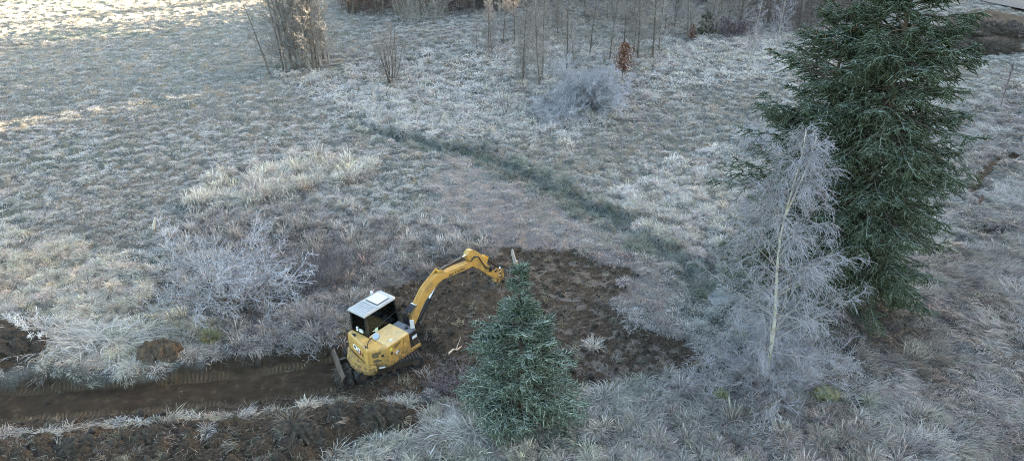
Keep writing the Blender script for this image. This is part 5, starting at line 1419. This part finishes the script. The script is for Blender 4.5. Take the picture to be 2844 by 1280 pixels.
tussock('pale straw tuft stranded on the middle of the spoil bank', gd(520, 1088), 'g_grey', 240, 0.2, 0.25, 0.5, 338, 1.0, 1.2, 0, 30, 80, 80, 150, 0.012)
tussock('bright pale tuft at the left end of the spoil bank', gd(120, 1098), 'g_grey', 280, 0.28, 0.25, 0.5, 339, 1.3, 1.0, 0, 30, 80, 80, 150, 0.012)
tussock('lone straw tuft on the scraped soil right of the small spruce', gd(1490, 880), 'g_pale', 240, 0.14, 0.4, 0.75, 340, 1, 1, 0, 60, 88, 30, 90, 0.011, heads=0.1)
tussock('brown grass tussock between the scraped soil and the birch', gd(1765, 730), 'g_brown', 420, 0.3, 0.5, 0.8, 341, 1.2, 1, 0, 40, 80, 70, 130, 0.013)
tussock('grey-green hummock in the right-hand grass past the right mossy stump', gd(2210, 1000), 'g_sedge', 520, 0.35, 0.5, 0.9, 342, 1.2, 1, 0.4, 30, 75, 70, 130, 0.012)
tussock('straw fringe drooping on the earth piled against the dozer blade', Vector((-6.55, 25.35, -0.35)), 'g_brown', 300, 0.25, 0.35, 0.6, 343, 1, 1, 0, 20, 70, 60, 120, 0.012)

# ------------------------------------------------------------------ heaps, stumps, posts, logs
def lump(name, label, cat, base, sx, sy, sz, mat, seed, amp=0.28, freq=3.0):
    bm = bmesh.new(); bmesh.ops.create_icosphere(bm, subdivisions=6 if sx > 1.2 else 5, radius=1.0)
    V = np.array([v.co[:] for v in bm.verts])
    a, c = np.arctan2(V[:, 1], V[:, 0]), V[:, 2]
    nz = fbm(V[:, 0] * freq + V[:, 2] * 1.7 + seed, V[:, 1] * freq - V[:, 2] * 2.1, 1.0, seed, 4)
    V = V * (1 + amp * nz)[:, None] * np.array([sx, sy, sz])
    if seed >= 400:
        cl_ = 0.16 * fbm(V[:, 0] + seed, V[:, 1] - V[:, 2], 0.55, seed, 3) + 0.10 * np.abs(noise(V[:, 0] - V[:, 2], V[:, 1] + seed, 0.22, seed + 5))
        V = V * (1 + cl_ / np.clip(np.linalg.norm(V, axis=1), .2, None) * min(1.0, sz * 1.6) * (2.6 if sx > 2 else 1.0))[:, None]
    for v, q in zip(bm.verts, V): v.co = q
    me = bpy.data.meshes.new(name); bm.to_mesh(me); bm.free(); me.materials.append(M[mat])
    for p in me.polygons: p.use_smooth = True
    o = bpy.data.objects.new(name, me); COL.objects.link(o); o.location = base
    return props(o, label, cat)
M['turf'] = simple('brown_turf', (0.055, 0.036, 0.022), 0.95, 0, 0.6, 7, (0.13, 0.09, 0.05), 0.7, 1.0)
b_ = gd(400, 893); t_ = lump('turf_heap', 'heap of upturned brown turf on the upper lip of the trench', 'turf heap', b_ + Vector((0, 0, .05)), 0.80, 0.60, 0.50, 'turf', 401)
V_, F_, tp_, rn_ = blades('t', 420, 0.72, 0.12, 0.35, -10, 50, 20, 90, 0.012, None, 3, 402)
V_[:, 2] += 0.48 * np.sqrt(np.clip(1 - (np.hypot(V_[:, 0], V_[:, 1]) / .85) ** 2, 0, 1))
mesh_np('grass_shreds', V_, [F_], M['g_brown'], t_, {'tip': tp_, 'rnd': rn_})['kind'] = 'stuff'
for i, (x, y, sx, sy, sz, lab) in enumerate(((760, 1095, .8, .6, .5, 'rounded dark earth lump at the middle of the spoil bank'), (205, 1125, .7, .5, .42, 'dark earth lump low on the left of the spoil bank'),
        (380, 1100, .5, .42, .38, 'smaller dark earth lump between two pale tufts on the spoil bank'), (960, 1045, .75, .55, .5, 'broad dark earth lump closing the spoil bank behind the dozer blade'),
        (860, 1040, .5, .45, .42, 'crumbly earth lump on the crest of the spoil bank under the dozer blade'), (1010, 1000, .42, .36, .3, 'straw-topped clod right of the excavator track'))):
    lump('earth_lump', lab, 'earth lump', gd(x, y) - Vector((0, 0, .12)), sx, sy, sz, 'soil', 410 + i, 0.34, 3.4)
lump('earth_pile', 'pile of dark earth at the far left edge above the trench', 'earth pile', gd(25, 865) - Vector((0, 0, .2)), 1.3, 0.75, 0.6, 'soil', 420, 0.3, 3)
lump('earth_pile', 'long dark earth mound below the gravel road in the far right corner', 'earth pile', gd(2500, 80) - Vector((0, 0, .3)), 5.2, 1.8, 0.9, 'soil', 421, 0.3, 4)
lump('earth_pile', 'lower dark earth mound in front of the long one, far right corner', 'earth pile', gd(2480, 118) - Vector((0, 0, .3)), 3.0, 1.2, 0.7, 'soil', 422, 0.3, 4)
for i, (x, y, lab) in enumerate(((2415, 62, 'dark brush sprawling over the left end of the far corner earth mound'), (2505, 78, 'dark brush sprawling over the middle of the far corner earth mound'), (2570, 92, 'dark brush at the right frame edge on the far corner earth mound'))):
    shrub('bramble_bush', lab, 'bramble', gd(x, y) + Vector((0, 0, .3)), 24, 0.6, 2.0, (6, 5), ('brush', 'brush'), 440 + i, 0.014, 0.011, -0.04, 15, 75, 0.25, 1.0)
lump('earth_pile', 'earth heaped against the dozer blade of the excavator', 'earth pile', Vector((-6.45, 25.2, -0.62)), 0.5, 0.7, 0.5, 'soil', 423, 0.3, 3)

def stump(label, base, r, h, seed, tilt):
    o = lump('mossy_stump', label, 'stump', base + Vector((0, 0, h * .3)), r, r * .8, h * .75, 'moss', seed, 0.22, 2.2)
    me = o.data
    for v in me.vertices: v.co.z = min(v.co.z, h * .45 + 0.05 * math.sin(v.co.x * 14) + v.co.x * tilt)
    return o
stump('small mossy yellow-green stump left of the birch foot', gd(1803, 1005), 0.26, 0.6, 431, 0.1)
stump('larger mossy stump with a flat sloping top right of the birch foot', gd(2065, 1008), 0.42, 0.7, 432, -0.25)

def post(name, label, cat, base, h, r, lean, mat='wood', split=False, sides=8, seed=0):
    o = empty(name, base); props(o, label, cat); bm = new_bm()
    q = [(0, 0, -0.2), (lean[0] * .35, lean[1] * .35, h * .35), (lean[0] * .7, lean[1] * .7, h * .72), (lean[0], lean[1], h)]
    bm_tube(bm, q, [r * 1.05, r, r * .95, r * (.55 if split else .9)], sides)
    rr = random.Random(seed)
    for v in bm.verts: v.co.x += rr.uniform(-1, 1) * r * .12; v.co.y += rr.uniform(-1, 1) * r * .12; v.co.z += rr.uniform(-1, 1) * r * .4
    part('shaft', bm, M[mat], o)
    return o
def capped(o, z, lean, r):
    bm = new_bm(); bm_tube(bm, [(lean[0], lean[1], z), (lean[0] * 1.02, lean[1] * 1.02, z + .02)], r, 8); part('rime_cap', bm, M['white_rime'], o)
M['stalk2'] = frosted('bleached_wood', (.36, .32, .27), (.50, .46, .41), FROST, .4)
M['white_rime'] = frosted('rime_cap', (0.6, 0.6, 0.62), (0.7, 0.7, 0.72), FROST, 0.9)
o_ = post('fence_post', 'grey weathered fence post leaning right in the tussocks', 'fence post', gd(950, 322), 1.5, 0.095, (0.28, 0.1)); capped(o_, 1.36, (0.28, .1), .065)
o_ = post('fence_post', 'thin upright fence post behind the leaning one', 'fence post', gp(1037, 290), 1.6, 0.055, (0.05, 0)); capped(o_, 1.46, (.05, 0), .035)
o_ = post('broken_stake', 'pale broken stake standing alone in the frosted field at left', 'stake', gd(383, 582), 0.8, 0.075, (0.30, 0.05), 'stalk2', True, 6, 4)
bm = new_bm(); bm_tube(bm, [(-.02, 0, 0.02), (-.10, .02, .3)], [.05, .02], 5); part('splinter', bm, M['wood'], o_)
o_ = post('broken_stub', 'pale splintered tree stub standing just beyond the excavator bucket', 'tree stub', gd(1298, 672), 0.95, 0.09, (-0.2, 0.05), 'wood', True, 7, 5)
bm = new_bm(); bm_tube(bm, [(0, -.06, 0.05), (.03, -.09, .42)], [.07, .05], 6); part('bare_face', bm, M['split'], o_)

def log(name, label, cat, p, q, r, mat):
    o = empty(name, p); props(o, label, cat); bm = new_bm(); d = Vector(q) - Vector(p)
    bm_tube(bm, [(0, 0, r * .6), d * .35 + Vector((0, .1, r)), d * .7 + Vector((0, -.1, r)), d + Vector((0, 0, r * .6))], [r, r * .9, r * .75, r * .5], 7); part('stem', bm, M[mat], o)
    bm = new_bm(); bm_tube(bm, [d * .6 + Vector((0, 0, r)), d * .75 + Vector((.1, .35, .35))], [r * .4, r * .15], 5); part('side_branch', bm, M[mat], o)
    return o
log('fallen_log', 'dark fallen log lying in the grass right of the meadow clump', 'log', Z3(850, 545), Z3(1150, 512), 0.11, 'bark')
log('fallen_branch', 'split pale branch lying on the dug soil right of the excavator track', 'branch', gp(1246, 986) + Vector((0, 0, .05)), gp(1282, 965) + Vector((0, 0, .05)), 0.045, 'split')
log('fallen_branch', 'rimed curved branch lying below the russet beech', 'branch', Z4(1170, 575), Z4(1290, 530), 0.07, 'white_rime')

def shards(label, base, n, seed):
    o = empty('splintered_root', base); props(o, label, 'splintered wood'); rr = random.Random(seed)
    for i in range(n):
        bm = new_bm(); a = rr.uniform(0, 6.28); e = rr.uniform(.15, 1.1); L = rr.uniform(.25, .6)
        c = Vector((rr.uniform(-.25, .25), rr.uniform(-.15, .15), -.02)); d = Vector((math.cos(a) * math.cos(e), math.sin(a) * math.cos(e), math.sin(e)))
        bm_tube(bm, [c, c + d * L * .5 + Vector((rr.uniform(-.05, .05), 0, .02)), c + d * L], [rr.uniform(.04, .07), .04, .012], 5); part('shard', bm, M['split' if rr.random() < .7 else 'wood'], o)
    return o
shards('torn orange-white roots on the trench wall beneath the yellow-green tuft', gd(530, 915), 11, 6)
shards('torn reddish root lying on the trench wall next to the paler roots', gd(492, 912), 6, 9)

def stalks():
    o = empty('dead_stalk', gd(203, 976)); props(o, 'long dead stalk sprawled down the trench wall from the huge tussock', 'dead stalk')
    bm = new_bm(); bm_tube(bm, [(0, 0, .03), (-.15, .45, .25), (-.28, .95, .7), (-.4, 1.3, 1.05)], [.016, .014, .012, .008], 5); part('stem', bm, M['g_stalk'], o)
    bm = new_bm(); bm_tube(bm, [(0, 0, .03), (.35, -.05, .02), (.55, .0, .05)], [.014, .01, .006], 5); part('tip', bm, M['g_stalk'], o)
    o = empty('rimed_weed', gd(98, 868)); props(o, 'white rimed weed with feathery heads left of the huge tussock', 'weed'); rng = np.random.default_rng(4)
    A = []
    for i in range(9):
        a = rng.normal(0, .35); b = rng.normal(0, .3); H = .9 + .7 * rng.random(); A.append([[0.5 * rng.normal(0, .3), .1 * i - .3, 0], [a * .4, b * .4, H * .4], [a, b, H * .75], [a * 1.8, b * 1.6, H]])
    A = np.array(A, float); g = Geo(); g.tubes(A, taper(9, 4, .012, .006), 4); g.build('stems', M['weed'], o)
    B, _ = grow(A, 26, rng, .45, 1, R(55), .3, lambda pl, t: 0.16 + 0 * pl, 3, .0, .2); g = Geo(); g.tubes(B, taper(len(B), 3, .011, .006), 3); g.build('heads', M['white_rime'], o)
M['g_stalk'] = frosted('pale_stalk', (.34, .29, .22), (.46, .40, .32), FROST, .5)
stalks()

def ice_patch():
    P = gpoly([(1775, 742), (1815, 735), (1860, 752), (1900, 790), (1925, 850), (1890, 858), (1850, 820), (1815, 785), (1785, 765)])
    bm = new_bm(); h = float(height(np.array([P[3, 0]]), np.array([P[3, 1]]))[0]) + 0.06
    c = P.mean(0); vs = [bm.verts.new((x, y, h)) for x, y in P]; bm.faces.new(vs)
    bmesh.ops.subdivide_edges(bm, edges=bm.edges[:], cuts=3)
    o = part('frozen_puddle', bm, M['ice'], None); o['kind'] = 'structure'
M['ice'] = simple('ice', (0.24, 0.26, 0.30), 0.45, 0, 0.25, 1.5)
ice_patch()
